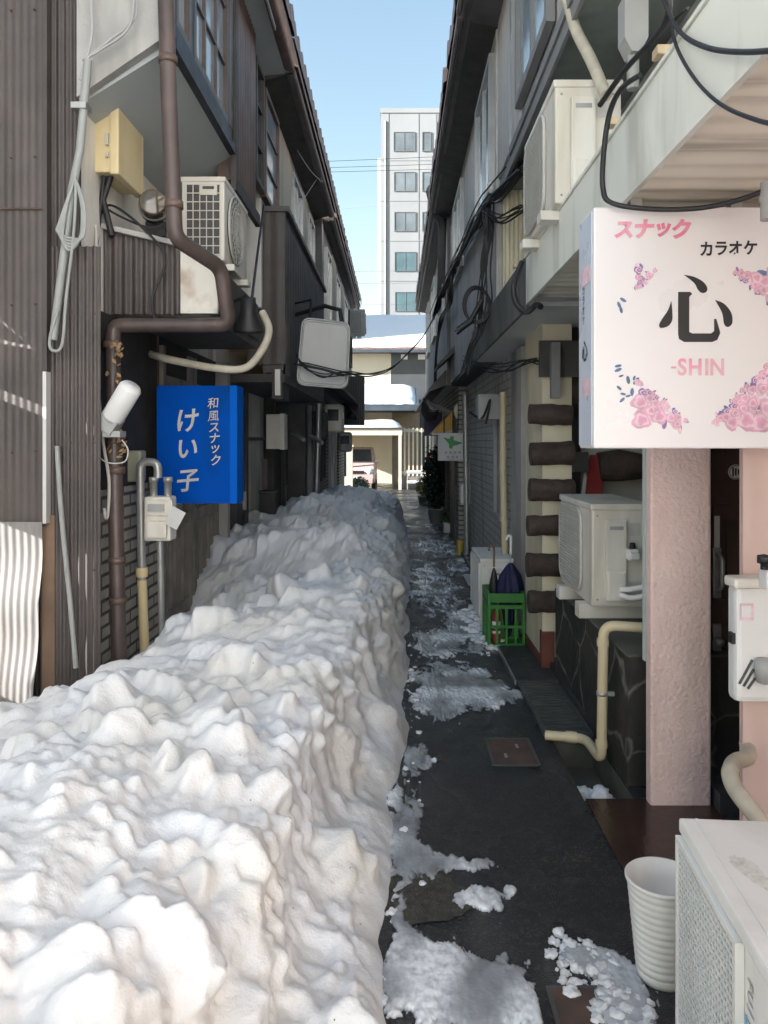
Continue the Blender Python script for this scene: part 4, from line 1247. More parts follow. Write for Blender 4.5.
wire('black_conduit', 'sooty loop of pipe hanging at the joint of the white and dark fascias', 'pipe', [P(522, 262, 4.55), P(514, 285, 4.5), P(516, 302, 4.5), P(526, 312, 4.45), P(536, 305, 4.4), P(541, 307, 4.35)], .018, m_cable)
# ------------------------------------------------------------------ cable bundles along the right row
def bundle(name, lab, pts, n, spread, r, seed, mat=m_cable):
    rr = random.Random(seed)
    mb = MB()
    base = [Vector(p) for p in pts]
    for k in range(n):
        o = Vector((rr.gauss(0, spread), rr.gauss(0, spread), rr.gauss(0, spread)))
        q = []
        for i, p in enumerate(base):
            q.append(p + o * .8 + Vector((rr.gauss(0, spread * .5), 0, rr.gauss(0, spread * .6))))
        mb.tube(smooth_path(q, 5), r * rr.uniform(.7, 1.4), 5)
    return tag(mb.build(name, mat, None, base[0]), lab, 'cable')


bundle('cable_bundle', 'thick black cable bundle sloping along the grey plank wall',
       [P(522, 168, 5.6), P(498, 196, 6.3), P(486, 205, 6.45), P(476, 222, 7.4), P(462, 250, 9.0), P(449, 276, 11.2), P(441, 296, 12.6), P(434, 316, 13.0)], 18, .035, .0085, 1)
bundle('cable_bundle', 'black cables sagging across the alley from the plank wall to the blank sign',
       [P(436, 312, 13.0), P(424, 334, 12.2), P(408, 352, 11.5), P(392, 366, 10.3), P(372, 374, 9.2), P(350, 372, 8.0), P(342, 373, 7.78), P(325, 368, 7.76), P(304, 364, 7.74), P(296, 362, 7.95)], 3, .014, .008, 2)
bundle('cable_bundle', 'thin black cables bowing over the face of the blank white sign',
       [P(352, 372, 7.95), P(338, 373, 7.76), P(322, 376, 7.75), P(306, 368, 7.74), P(297, 356, 7.9)], 3, .018, .006, 3)
bundle('cable_bundle', 'vertical black cables hanging beside the cream corrugated end panel',
       [P(488, 205, 6.42), P(487, 235, 6.4), P(484, 270, 6.4), P(482, 305, 6.4), P(478, 335, 6.42), P(470, 350, 6.45), P(464, 372, 6.5)], 8, .028, .0065, 4)
bundle('cable_bundle', 'black cables reaching from the plank wall corner in under the dark soffit',
       [P(486, 212, 6.35), P(500, 222, 6.2), P(515, 213, 6.0), P(524, 208, 5.7)], 5, .02, .007, 5)
bundle('cable_bundle', 'black cables slung beneath the pale canopy soffit by the log ends',
       [P(468, 358, 6.9), P(484, 366, 6.5), P(505, 366, 6.1), P(525, 360, 5.7), P(540, 358, 5.4)], 5, .03, .006, 6)
bundle('cable_bundle', 'tangle of black cables hanging at the far corner of the plank wall',
       [P(452, 262, 10.6), P(450, 300, 10.6), P(440, 320, 12.4), P(436, 350, 12.6), P(434, 385, 12.8)], 4, .03, .012, 7)
t = thing('cable_coil', 'ring of spare black cable hanging on the grey plank wall', 'cable', P(475, 303, 6.3))
c = MB()
for k in range(3):
    q = P(476 + k, 304 + k, 6.36)
    c.tube([q + Vector((.105 * math.cos(a), .02 * math.sin(2 * a), .145 * math.sin(a))) for a in [2 * math.pi * i / 26 for i in range(27)]], .010, 6)
c.build('ring', m_cable, t)
c = MB()
c.tube([P(456, 333, 6.35), P(470, 322, 6.33), P(482, 300, 6.33)], .022, 8).tube([P(458, 330, 6.33), P(472, 320, 6.31)], .028, 8)
c.build('clamp', m_cable, t)
t = thing('insulator', 'small white insulator knob at the end of the grey ledge', 'insulator', P(491, 187, 6.3))
MB().lathe([(.012, -.05), (.03, -.03), (.03, -.012), (.018, 0), (.03, .012), (.03, .03), (0, .045)], P(491, 187, 6.3), 14).build('knob', m_whitedirt, t)
MB().tube([P(491, 187, 6.3), P(493, 198, 6.4)], .008, 6).build('pin', m_cable, t)
tag(MB().tube(elbow_path([P(445, 216, 12.1), P(434, 206, 12.1), P(430, 190, 12.1), P(436, 186, 12.1)], .1), .075, 12).tube(elbow_path([P(436, 212, 12.0), P(443, 224, 12.2), P(441, 300, 12.8)], .15), .07, 12).build('drainpipe', m_darkclad, None, P(441, 230, 12.2)), 'dark drainpipe with a swan neck under the right eave', 'drainpipe')
wire('drainpipe', 'cream pipe running down the painted brick wall behind the green crate', 'pipe', [P(503, 392, 7.1), P(503, 470, 7.1), P(505, 560, 7.05), P(506, 600, 7.05)], .032, m_pvc, n=10, smooth=False)
wire('drainpipe', 'grey pipe on the corner of the painted brick wall by the slush', 'pipe', [P(465, 395, 11.0), P(466, 470, 11.0), P(467, 565, 11.0)], .04, m_steel, n=10, smooth=False)
tag(MB().tube([P(460, 540, 10.9), P(460, 580, 10.9)], .05, 10).build('marker_post', M('yellow_sleeve', (.5, .36, .08), .6, .2, 6), None, P(460, 580, 10.9)), 'short yellow pipe sleeve at the foot of the grey pipe', 'post')
t = thing('downlight_box', 'dark speaker-like box with cable under the corner of the plank wall', 'box', P(480, 410, 7.6))
q = P(482, 408, 7.8)
MB().box(q.x - .05, 1.09, 7.7, 7.95, q.z - .12, q.z + .14, .02).build('body', m_grey, t)
MB().tube(smooth_path([P(470, 412, 7.9), P(482, 418, 7.7), P(490, 400, 7.6), P(486, 424, 7.6)]), .012, 6).build('cable', m_cable, t)
t = thing('wall_meter', 'beige gas meter on the wall beyond the painted bricks', 'gas meter', P(466, 496, 11.5))
q = P(466, 494, 11.4)
MB().box(q.x - .09, q.x + .10, 11.35, 11.55, q.z - .16, q.z + .14, .03).build('body', m_ac, t)
MB().tube([(q.x, 11.45, q.z - .16), (q.x + .01, 11.45, .1)], .03, 8).tube([(q.x + .05, 11.45, q.z + .13), (q.x + .05, 11.45, q.z + .5)], .02, 8).build('pipe', m_whitedirt, t)

# ------------------------------------------------------------------ signs at the far right
t = thing('leaf_sign', 'white hanging sign with a green leaf mark below the yellow awning', 'sign', P(452, 445, 12))
q0, q1 = P(438, 461, 12.0), P(466, 433, 12.0)
MB().box(q0.x, q1.x, 12.0, 12.12, q0.z, q1.z, .012).build('panel', m_whitedirt, t)
lf = MB()


def lp(px, py):
    q = P(px, py, 12.0)
    return (q.x, 11.996, q.z)


lf.prism([lp(*p) for p in ((443, 437), (449, 439), (451, 436), (454, 436.5), (453.5, 440), (463, 443), (457, 445), (453, 446), (452, 449), (449, 448), (449, 444))], (0, .003, 0))
lf.build('leaf_mark', M('green_print', (.05, .28, .08), .5, .1, 6), t)
d = MB()
for row, (y, xs) in enumerate(((452.5, (446, 450.5, 455, 459.5)), (457, (448, 453, 457)))):
    for x in xs:
        a, b = P(x - 1.2, y + 1.2, 12), P(x + 1.2, y - 1.2, 12)
        d.box(a.x, b.x, 11.996, 11.999, a.z, b.z)
d.build('small_print', m_grey, t)
MB().tube([(q0.x + .1, 12.06, q1.z), (q0.x + .1, 12.06, q1.z + .25)], .012, 6).build('hanger', m_cable, t)
MB().tube([(q1.x - .08, 12.06, q1.z), (q1.x - .08, 12.06, q1.z + .2)], .012, 6).build('hanger', m_cable, t)
t = thing('yellow_awning', 'small yellow cloth awning over the white leaf sign', 'awning', P(455, 420, 12.5))
MB().prism([P(432, 434, 12.7), P(466, 428, 12.7), P(468, 412, 12.7), P(455, 408, 12.7)], (0, 1.0, 0)).build('cloth', m_yellow, t)
MB().tube([P(432, 435, 12.69), P(467, 429, 12.69)], .02, 8).build('rail', m_whitedirt, t)
t = thing('round_lamp_sign', 'blank cream lamp sign with a rounded left end beside the yellow awning', 'sign', P(463, 410, 12.2))
pts = [P(471, 401, 12.2), P(471, 420, 12.2)] + [P(462 - 8 * math.sin(a), 411 + 9.5 * math.cos(a), 12.2) for a in [math.pi * i / 8 for i in range(9)]]
MB().prism(pts, (0, .2, 0)).build('box', M('cream_lamp_box', (.55, .5, .4), .5, .05, 3), t)
MB().tube(pts[1:] + [pts[0]], .012, 6).build('rim', m_alu, t)
t = thing('pipe_awning', 'dark roll and pale tube hanging above the far doors on the right', 'awning', P(440, 405, 13.2))
MB().tube([P(428, 402, 13.4), P(452, 414, 12.9)], .045, 10).build('tube', m_conduit, t)
bl = MB()
for k in range(6):
    bl.tube(smooth_path([P(424 + k, 398 + 2 * k, 13.6), P(422 + k * 1.5, 412 + k, 13.6), P(430 + k, 420, 13.5), P(438, 410, 13.3)]), .016, 6)
bl.build('cable', m_cable, t)
t = thing('paper_lantern', 'purple and white hanging banner at the far right corner', 'banner', P(434, 425, 15))
MB().box(P(424, 0, 15).x, P(442, 0, 15).x, 15, 15.05, P(0, 436, 15).z, P(0, 412, 15).z, .01).build('cloth', M('purple_cloth', (.12, .09, .15), .8, .3, 5), t)
MB().tube([P(423, 411, 15), P(444, 411, 15)], .015, 6).build('rod', m_alu, t)


# ------------------------------------------------------------------ plants
def leaf_ball(mb, c, rx, rz, n, size, seed, cone=False):
    rr = random.Random(seed)
    for _ in range(n):
        while True:
            p = Vector((rr.uniform(-1, 1), rr.uniform(-1, 1), rr.uniform(-1, 1)))
            if cone:
                if math.hypot(p.x, p.y) < (1 - p.z) * .5: break
            elif p.length < 1 and p.length > .3: break
        q = Vector(c) + Vector((p.x * rx, p.y * rx, p.z * rz))
        a = Vector((rr.gauss(0, 1), rr.gauss(0, 1), rr.gauss(0, .7))).normalized()
        b = a.orthogonal().normalized()
        s = size * rr.uniform(.6, 1.4)
        mb.add([q - a * s, q + b * s * .4, q + a * s, q - b * s * .4], [(0, 1, 2, 3)])


def pot(name, lab, px, py, d, r, h, leafm, lrx, lrz, n, size, seed, potm=m_pot, cone=False, square=False, flowers=False):
    q = P(px, py, d); q.z = 0
    t = thing(name, lab, 'potted plant', q)
    if square:
        MB().box(q.x - r, q.x + r, q.y - r * .7, q.y + r * .7, 0, h, .015).box(q.x - r * 1.06, q.x + r * 1.06, q.y - r * .76, q.y + r * .76, h - .04, h, .008).build('pot', potm, t)
    else:
        MB().lathe([(0, 0), (r * .72, 0), (r, h), (r * 1.08, h), (r * 1.08, h - .03)], q, 20).build('pot', potm, t)
    MB().tube([(q.x, q.y, h * .8), (q.x + .01, q.y, h + lrz * .6), (q.x - .01, q.y, h + lrz * 1.2)], .016, 6).build('stem', m_wood, t)
    f = MB()
    leaf_ball(f, (q.x, q.y, h + lrz * .95), lrx, lrz, n, size, seed, cone)
    f.build('foliage', leafm, t)
    if flowers:
        f = MB()
        leaf_ball(f, (q.x - .1, q.y - .1, h + lrz * 1.7), lrx * .5, lrz * .3, 30, .03, seed + 1)
        f.build('flower', m_red, t)
    return t


pot('potted_conifer', 'small bright green conifer in a white box planter on the right', 453, 528, 13.6, .17, .2, m_leaf, .22, .33, 900, .03, 11, m_whitedirt, True, True)
pot('potted_shrub', 'tall dark shrub with red blossoms in a grey pot by the far corner', 437, 523, 14.9, .17, .32, m_leafd, .28, .62, 1700, .05, 12, m_pot, flowers=True)
pot('potted_shrub', 'pale greyish potted shrub under the tall dark one', 434, 516, 16.6, .16, .3, M('grey_green_leaf', (.10, .12, .12), .6, .3, 12), .24, .3, 800, .04, 13)
pot('potted_shrub', 'low yellow-green potted plant at the end of the right row', 423, 503, 19.8, .14, .22, M('yellow_green_leaf', (.16, .19, .04), .6, .3, 12), .2, .25, 500, .04, 14)

# ------------------------------------------------------------------ crate, umbrella, pot
t = thing('bottle_crate', 'green plastic bottle crate standing on end beside the small white air conditioner', 'crate', (.86, 6.1, 0))
x0, x1, y0, y1, h = .715, 1.005, 5.98, 6.38, .42
c = MB()
th = .022
for xx in (x0, x1 - th):
    for yy in (y0, y1 - th):
        c.box(xx, xx + th, yy, yy + th, 0, h, .003)
for z, hh in ((0, .03), (.30, .03), (h - .07, .07)):
    c.box(x0 + th, x1 - th, y0 + .002, y0 + th - .002, z, z + hh); c.box(x0 + th, x1 - th, y1 - th + .002, y1 - .002, z, z + hh)
    c.box(x0 + .002, x0 + th - .002, y0 + th, y1 - th, z, z + hh); c.box(x1 - th + .002, x1 - .002, y0 + th, y1 - th, z, z + hh)
c.box(x0 + th, x1 - th, y0 + .004, y0 + th - .004, .15, .17)
for i in range(1, 4):
    xx = x0 + (x1 - x0) * i / 4
    c.box(xx - .009, xx + .009, y0 + .005, y0 + th - .005, .17, .30); c.box(xx - .009, xx + .009, y0 + .005, y0 + th - .005, .03, .15)
    c.box(x0 + .005, x0 + th - .005, y0 + .1 * i - .009, y0 + .1 * i + .009, .03, .30)
c.box(x0 + th, x1 - th, y0 + th, y1 - th, .01, .022)
c.box(x0 + th, x1 - th, y0 + .2, y0 + .206, .022, .30)
c.build('frame', m_green, t)
for i, (xx, lab) in enumerate(((.79, 'red and white bottle inside the green crate'),)):
    b = thing('bottle', lab, 'bottle', (xx, 6.06, .022))
    MB().lathe([(0, 0), (.032, 0), (.034, .01), (.034, .21), (.02, .25), (.014, .27), (.014, .30), (0, .30)], (xx, 6.06, .022), 16).build('body', m_red, b)
    MB().lathe([(.0348, .14), (.0348, .17)], (xx, 6.06, .022), 16).lathe([(.0348, .075), (.0348, .095)], (xx, 6.06, .022), 16).build('paper_band', m_white, b)
t = thing('umbrella', 'folded navy umbrella with a white hook handle standing in the green crate', 'umbrella', (.90, 6.2, .03))
c = MB()
prof = [(0, 0, .01), (.02, .02, .02), (.05, .2, .10), (.085, .30, .16), (.10, .40, .24), (.075, .50, .31), (.035, .57, .36), (.012, .60, .38)]
vs, fs = [], []
n = 28
for (r, z, q) in prof:
    for k in range(n):
        a = 2 * math.pi * k / n
        rr = r * (1 + .22 * math.sin(7 * a + z * 6))
        vs.append((.90 + rr * math.cos(a) + z * .03, 6.17 + rr * math.sin(a), .03 + z))
fs = [(i * n + k, i * n + (k + 1) % n, (i + 1) * n + (k + 1) % n, (i + 1) * n + k) for i in range(len(prof) - 1) for k in range(n)]
c.add(vs, fs, True).build('canopy', m_navy, t)
MB().tube([(.917, 6.17, .60), (.92, 6.17, .72)], .006, 6).build('shaft', m_steel, t)
MB().tube(smooth_path([(.92, 6.17, .70), (.922, 6.17, .82), (.915, 6.165, .845), (.895, 6.16, .845), (.885, 6.16, .815)]), .012, 8).build('handle', m_white, t)
t = thing('umbrella', 'second folded umbrella with a dark hook handle behind the navy one', 'umbrella', (.80, 6.28, .03))
MB().lathe([(0, 0), (.015, .02), (.03, .25), (.04, .40), (.02, .50), (.008, .54)], (.80, 6.28, .03), 16).build('canopy', m_cable, t)
MB().tube(smooth_path([(.80, 6.28, .58), (.80, 6.28, .72), (.79, 6.28, .745), (.77, 6.28, .745), (.76, 6.28, .71)]), .009, 8).build('handle', m_wood, t)
t = thing('red_board', 'red board with a white edge leaning by the dark doorway of the log bar', 'board', P(593, 478, 5.35))
MB().prism([P(585, 497, 5.42), P(603, 497, 5.42), P(601, 455, 5.50), P(590, 455, 5.50)], (0, .02, 0)).build('panel', m_red, t)
MB().prism([P(581, 497, 5.41), P(585, 497, 5.41), P(587, 476, 5.45), P(584, 474, 5.45)], (0, .02, 0)).build('edge', m_whitedirt, t)
tag(MB().box(P(573, 0, 5.3).x, P(588, 0, 5.3).x, 5.28, 5.34, P(0, 472, 5.3).z, P(0, 452, 5.3).z, .005).build('notice_board', m_black, None, P(580, 460, 5.3)), 'small black board behind the lower edge of the pink sign', 'board')
t = thing('ribbed_pot', 'empty white ribbed plastic pot beside the large white air conditioner', 'pot', (.80, 2.31, 0))
prof = [(0, .012), (.07, .012), (.072, .0), (.078, 0)]
nr = 13
for i in range(nr):
    z = .012 + i * .0215
    r = .078 + .030 * z / .29
    prof += [(r, z), (r + .0019, z + .007), (r + .0019, z + .014), (r + .0003, z + .0195)]
prof += [(.108, .292), (.114, .294), (.115, .303), (.111, .307), (.106, .303), (.100, .25), (.075, .02), (0, .018)]
MB().lathe([(r * .95, z * .97) for r, z in prof], (.80, 2.31, 0), 48).build('body', m_acw, t)
MB().lathe([(0, .02), (.076, .02), (.078, .03)], (.80, 2.31, 0.002), 24).build('pot_floor', m_ac, t)
# ------------------------------------------------------------------ ground
def asphalt():
    m = M('wet_asphalt', (.021, .022, .0245), .5, .3, 1.1, .4, (.05, .049, .047), .8, 0, 1.0, 150)
    nt = m.node_tree
    N, L = nt.nodes, nt.links
    tc = N.new('ShaderNodeTexCoord')
    n = N.new('ShaderNodeTexNoise')
    n.inputs['Scale'].default_value = 1.6
    n.inputs['Detail'].default_value = 6
    L.new(tc.outputs['Object'], n.inputs['Vector'])
    mr = N.new('ShaderNodeMapRange')
    mr.inputs[1].default_value = .38
    mr.inputs[2].default_value = .62
    mr.inputs[3].default_value = .09
    mr.inputs[4].default_value = .5
    L.new(n.outputs['Fac'], mr.inputs[0])
    L.new(mr.outputs[0], N['Principled BSDF'].inputs['Roughness'])
    # pale aggregate specks
    v = N.new('ShaderNodeTexVoronoi')
    v.inputs['Scale'].default_value = 95
    L.new(tc.outputs['Object'], v.inputs['Vector'])
    wn = N.new('ShaderNodeMath'); wn.operation = 'LESS_THAN'
    sp = N.new('ShaderNodeSeparateColor')
    L.new(v.outputs['Color'], sp.inputs[0])
    L.new(sp.outputs[0], wn.inputs[0]); wn.inputs[1].default_value = .2
    b = N['Principled BSDF'].inputs['Base Color']
    src = b.links[0].from_socket
    mx = N.new('ShaderNodeMix'); mx.data_type = 'RGBA'
    ml = N.new('ShaderNodeMath'); ml.operation = 'MULTIPLY'; ml.inputs[1].default_value = .22
    L.new(wn.outputs[0], ml.inputs[0])
    L.new(ml.outputs[0], mx.inputs[0]); L.new(src, mx.inputs[6]); mx.inputs[7].default_value = (.15, .145, .14, 1)
    L.new(mx.outputs[2], b)
    return m


m_asph = asphalt()
GX = [-90, -6, .84, 1.065, 6, 90]
GY = [-3.2, 3.43, 4.16, 12, 21, 26, 34, 160]
GZ = [0, 0, 0, 0, 0, -.16, -.2, -.2]
g = MB()
vs = [(x, y, z) for y, z in zip(GY, GZ) for x in GX]
fs = []
for j in range(len(GY) - 1):
    for i in range(len(GX) - 1):
        if i == 2 and j == 1: continue
        a = j * len(GX) + i
        fs.append((a, a + 1, a + len(GX) + 1, a + len(GX)))
g.add(vs, fs)
o = g.build('ground', m_asph); tag(o, 'dark wet asphalt of the narrow alley', 'road', kind='structure')
m_snow_far = M('bounce_snow_surface', (.84, .85, .87), .6, .04, 1.5, 0, bump=.3, bs=8)
g = MB().add([(-90, -120, 0.0), (90, -120, 0.0), (90, -3.2, 0.0), (-90, -3.2, 0.0)], [(0, 1, 2, 3)])
o = g.build('bounce_snow', m_snow_far); tag(o, 'unseen snow ground added behind the viewer to bounce sunlight', 'snow', kind='structure')  # snow surface put here to throw sunlight into the alley
# open gutter channel
g = MB()
g.add([(.84, 3.43, 0), (1.065, 3.43, 0), (1.065, 4.16, 0), (.84, 4.16, 0), (.84, 3.43, -.16), (1.065, 3.43, -.16), (1.065, 4.16, -.16), (.84, 4.16, -.16)],
      [(0, 4, 5, 1), (1, 5, 6, 2), (2, 6, 7, 3), (3, 7, 4, 0), (4, 7, 6, 5)])
tag(g.build('gutter_channel', m_concd), 'mossy open gutter channel below the cream drain pipe', 'gutter', kind='structure')
# wet tile threshold
t = MB().box(.845, 1.385, 2.72, 3.425, .002, .012)
tag(t.build('threshold_tile', m_tilewet, None, (1.1, 3.05, 0)), 'wet brown tiled threshold in front of the pink column', 'threshold', kind='structure')
# drain covers
t = thing('drain_grate', 'iron slatted drain grate next to the cream drain pipe', 'drain grate', (.95, 4.6, 0))
g = MB()
g.box(.80, .825, 4.16, 5.05, .004, .022).box(1.045, 1.07, 4.16, 5.05, .004, .022).box(.825, 1.045, 4.16, 4.185, .004, .02).box(.825, 1.045, 5.025, 5.05, .004, .02)
g.build('frame', m_grate, t)
g = MB()
for i in range(17):
    y = 4.2 + i * .0487
    g.box(.826, 1.044, y, y + .022, .006, .019)
g.build('bar', m_grate, t)
MB().box(.826, 1.044, 4.186, 5.024, .0015, .0045).build('pit', m_black, t)
t = thing('drain_cover', 'black rubbery drain cover plate in front of the green crate', 'drain cover', (.95, 5.45, 0))
MB().box(.79, 1.08, 5.06, 5.93, .004, .03, .006).build('plate', m_rubber, t)
MB().box(.780, .789, 5.05, 5.95, .003, .034).build('rim', m_steel, t)
g = MB()
for i in range(1, 4):
    for j in range(0, 3):
        g.box(.82 + j * .085, .885 + j * .085, 5.06 + i * .22 - .16, 5.06 + i * .22, .031, .034)
g.build('tread', m_rubber, t)
tag(MB().box(1.072, 1.10, 4.2, 5.95, .0, .07).build('gutter_curb', m_rubber, None, (1.08, 5, 0)), 'low black kerb strip between the drain covers and the stone base', 'kerb', kind='structure')
t = thing('manhole_cover', 'rust brown square iron lid set in the asphalt by the drain grate', 'manhole cover', (.6, 3.95, 0))
MB().box(.49, .70, 3.80, 4.12, .003, .008).build('plate', m_rust, t)
MB().box(.475, .489, 3.79, 4.13, .003, .0105).box(.701, .715, 3.79, 4.13, .003, .0105).box(.49, .70, 3.785, 3.799, .003, .0105).box(.49, .70, 4.121, 4.135, .003, .0105).build('rim', m_grate, t)
MB().box(.55, .565, 3.88, 3.93, .0082, .0095).build('lifting_slot', m_steel, t)
MB().box(.625, .64, 4.0, 4.05, .0082, .0095).build('lifting_slot', m_steel, t)
t = thing('manhole_cover', 'rusty iron lid half under slush in front of the ribbed pot', 'manhole cover', (.55, 2.2, 0))
MB().box(.45, .60, 2.05, 2.24, .003, .008).build('plate', m_rust, t)
MB().box(.438, .449, 2.04, 2.25, .003, .0105).box(.601, .612, 2.04, 2.25, .003, .0105).box(.45, .60, 2.039, 2.049, .003, .0105).box(.45, .60, 2.241, 2.251, .003, .0105).build('rim', m_grate, t)
m_gravel = M('gravelly_patch', (.05, .047, .038), .7, .5, 25, .6, (.12, .11, .08), 60, 0, 1, 120)
pts = []
for i in range(40):
    a = 2 * math.pi * i / 40
    r = .155 * (1 + .28 * noise.noise((math.cos(a) * 1.5, math.sin(a) * 1.5, 4)) + .1 * noise.noise((math.cos(a) * 5, math.sin(a) * 5, 1)))
    pts.append((.09 + r * math.cos(a), 2.70 + r * 1.1 * math.sin(a), .004))
tag(MB().add(pts, [tuple(range(40))]).build('gravel_patch', m_gravel), 'patch of coarse gravelly asphalt beside the foot of the snow bank', 'road', kind='structure')
tag(MB().box(.80, 1.0, 8.5, 9.15, .01, .03, .004).build('tray', m_whitedirt, None, (.9, 8.8, 0)), 'flat white tray lying on the ground beyond the small air conditioner', 'tray')
tag(MB().box(.915, .93, 6.6, 12, .003, .05).build('wall_kerb', m_concd), 'thin concrete kerb along the painted brick wall', 'kerb', kind='structure')


# ------------------------------------------------------------------ snow bank
def snow_material():
    m = bpy.data.materials.new('melting_snow')
    m.use_nodes = True
    nt = m.node_tree
    N, L = nt.nodes, nt.links
    b = N['Principled BSDF']
    tc = N.new('ShaderNodeTexCoord')

    def nz(scale, detail=6):
        n = N.new('ShaderNodeTexNoise')
        n.inputs['Scale'].default_value = scale
        n.inputs['Detail'].default_value = detail
        L.new(tc.outputs['Object'], n.inputs['Vector'])
        return n
    r = N.new('ShaderNodeValToRGB')
    r.color_ramp.elements[0].position = .38
    r.color_ramp.elements[0].color = (.80, .82, .85, 1)
    r.color_ramp.elements[1].position = .72
    r.color_ramp.elements[1].color = (.76, .74, .695, 1)
    L.new(nz(1.9).outputs['Fac'], r.inputs[0])
    # sparse specks of grit
    v = N.new('ShaderNodeTexVoronoi')
    v.inputs['Scale'].default_value = 26
    L.new(tc.outputs['Object'], v.inputs['Vector'])
    lt = N.new('ShaderNodeMath'); lt.operation = 'LESS_THAN'; lt.inputs[1].default_value = .075
    L.new(v.outputs['Distance'], lt.inputs[0])
    sc = N.new('ShaderNodeSeparateColor')
    L.new(v.outputs['Color'], sc.inputs[0])
    l2 = N.new('ShaderNodeMath'); l2.operation = 'LESS_THAN'; l2.inputs[1].default_value = .05
    L.new(sc.outputs[0], l2.inputs[0])
    mu = N.new('ShaderNodeMath'); mu.operation = 'MULTIPLY'
    L.new(lt.outputs[0], mu.inputs[0]); L.new(l2.outputs[0], mu.inputs[1])
    mx = N.new('ShaderNodeMix'); mx.data_type = 'RGBA'
    L.new(mu.outputs[0], mx.inputs[0]); L.new(r.outputs[0], mx.inputs[6]); mx.inputs[7].default_value = (.2, .17, .13, 1)
    L.new(mx.outputs[2], b.inputs['Base Color'])
    b.inputs['Roughness'].default_value = .42
    b.inputs['Specular IOR Level'].default_value = .35
    b.inputs['Subsurface Weight'].default_value = .3
    b.inputs['Subsurface Radius'].default_value = (1.0, .9, .8)
    b.inputs['Subsurface Scale'].default_value = .03
    n1, n2 = nz(38, 5), nz(140, 4)
    b1 = N.new('ShaderNodeBump'); b1.inputs['Strength'].default_value = .25; b1.inputs['Distance'].default_value = .02
    L.new(n1.outputs['Fac'], b1.inputs['Height'])
    b2 = N.new('ShaderNodeBump'); b2.inputs['Strength'].default_value = .3; b2.inputs['Distance'].default_value = .006
    L.new(n2.outputs['Fac'], b2.inputs['Height']); L.new(b1.outputs[0], b2.inputs['Normal'])
    L.new(b2.outputs[0], b.inputs['Normal'])
    return m


m_snow = snow_material()
KEYS = {
    .5: [(-2.7, .05), (-2.0, .30), (-1.45, .52), (-1.0, .58), (-.65, .53), (-.44, .40), (-.27, .20), (-.14, .03), (-.06, -.03)],
    1.5: [(-2.7, .05), (-2.0, .30), (-1.45, .56), (-1.0, .66), (-.62, .58), (-.42, .42), (-.31, .17), (-.10, .10), (-.05, -.03)],
    2.5: [(-2.7, .02), (-2.1, .28), (-1.5, .54), (-1.05, .68), (-.65, .63), (-.38, .50), (-.24, .22), (-.09, .12), (-.02, -.03)],
    3.6: [(-2.7, .0), (-2.2, .18), (-1.6, .46), (-1.1, .68), (-.65, .69), (-.30, .58), (-.15, .26), (-.04, .11), (.03, -.03)],
    4.4: [(-2.3, .1), (-1.95, .22), (-1.55, .42), (-1.1, .64), (-.65, .71), (-.22, .63), (-.09, .28), (.01, .08), (.07, -.03)],
    5.3: [(-2.0, .18), (-1.7, .22), (-1.35, .40), (-.95, .62), (-.55, .72), (-.15, .65), (-.02, .32), (.06, .05), (.12, -.03)],
    6.0: [(-2.0, .16), (-1.7, .22), (-1.4, .40), (-1.0, .66), (-.5, .73), (-.10, .64), (.02, .32), (.07, .05), (.14, -.03)],
    7.2: [(-1.9, .66), (-1.6, .74), (-1.2, .84), (-.9, .84), (-.45, .78), (-.08, .62), (.06, .32), (.10, .05), (.17, -.03)],
    10: [(-1.9, .72), (-1.5, .82), (-1.05, .92), (-.7, .92), (-.3, .82), (-.02, .58), (.11, .28), (.17, .05), (.24, -.03)],
    14: [(-1.9, .62), (-1.4, .72), (-.95, .80), (-.6, .78), (-.25, .68), (-.0, .48), (.11, .24), (.17, .04), (.24, -.03)],
    18: [(-1.9, .45), (-1.35, .55), (-.9, .60), (-.55, .58), (-.25, .5), (-.05, .36), (.06, .18), (.11, .03), (.18, -.03)],
    19.8: [(-1.9, .25), (-1.3, .30), (-.9, .32), (-.6, .28), (-.35, .2), (-.2, .12), (-.1, .06), (-.03, .0), (.04, -.05)],
    20.6: [(-1.9, -.04), (-1.3, -.04), (-.9, -.04), (-.6, -.04), (-.35, -.05), (-.2, -.05), (-.1, -.05), (-.03, -.05), (.04, -.06)],
}
ks = sorted(KEYS)
KA = np.array([KEYS[k] for k in ks])
for i_, k_ in enumerate(ks):
    f_ = .87 if k_ < 6.5 else .94
    for c_ in range(9):
        KA[i_, c_, 1] *= f_ if c_ < 5 else (1 + f_) / 2 if c_ == 5 else 1
YA = np.array(ks)
rows = []
y = .55
while y < 20.6:
    rows.append(y); y += max(.009, .0052 * y)
NYR, NU = len(rows), 300


def crom(tab, xs, x):
    i = int(np.clip(np.searchsorted(xs, x) - 1, 0, len(xs) - 2))
    t_ = (x - xs[i]) / (xs[i + 1] - xs[i])
    t_ = t_ * t_ * (3 - 2 * t_)
    return tab[i] * (1 - t_) + tab[i + 1] * t_


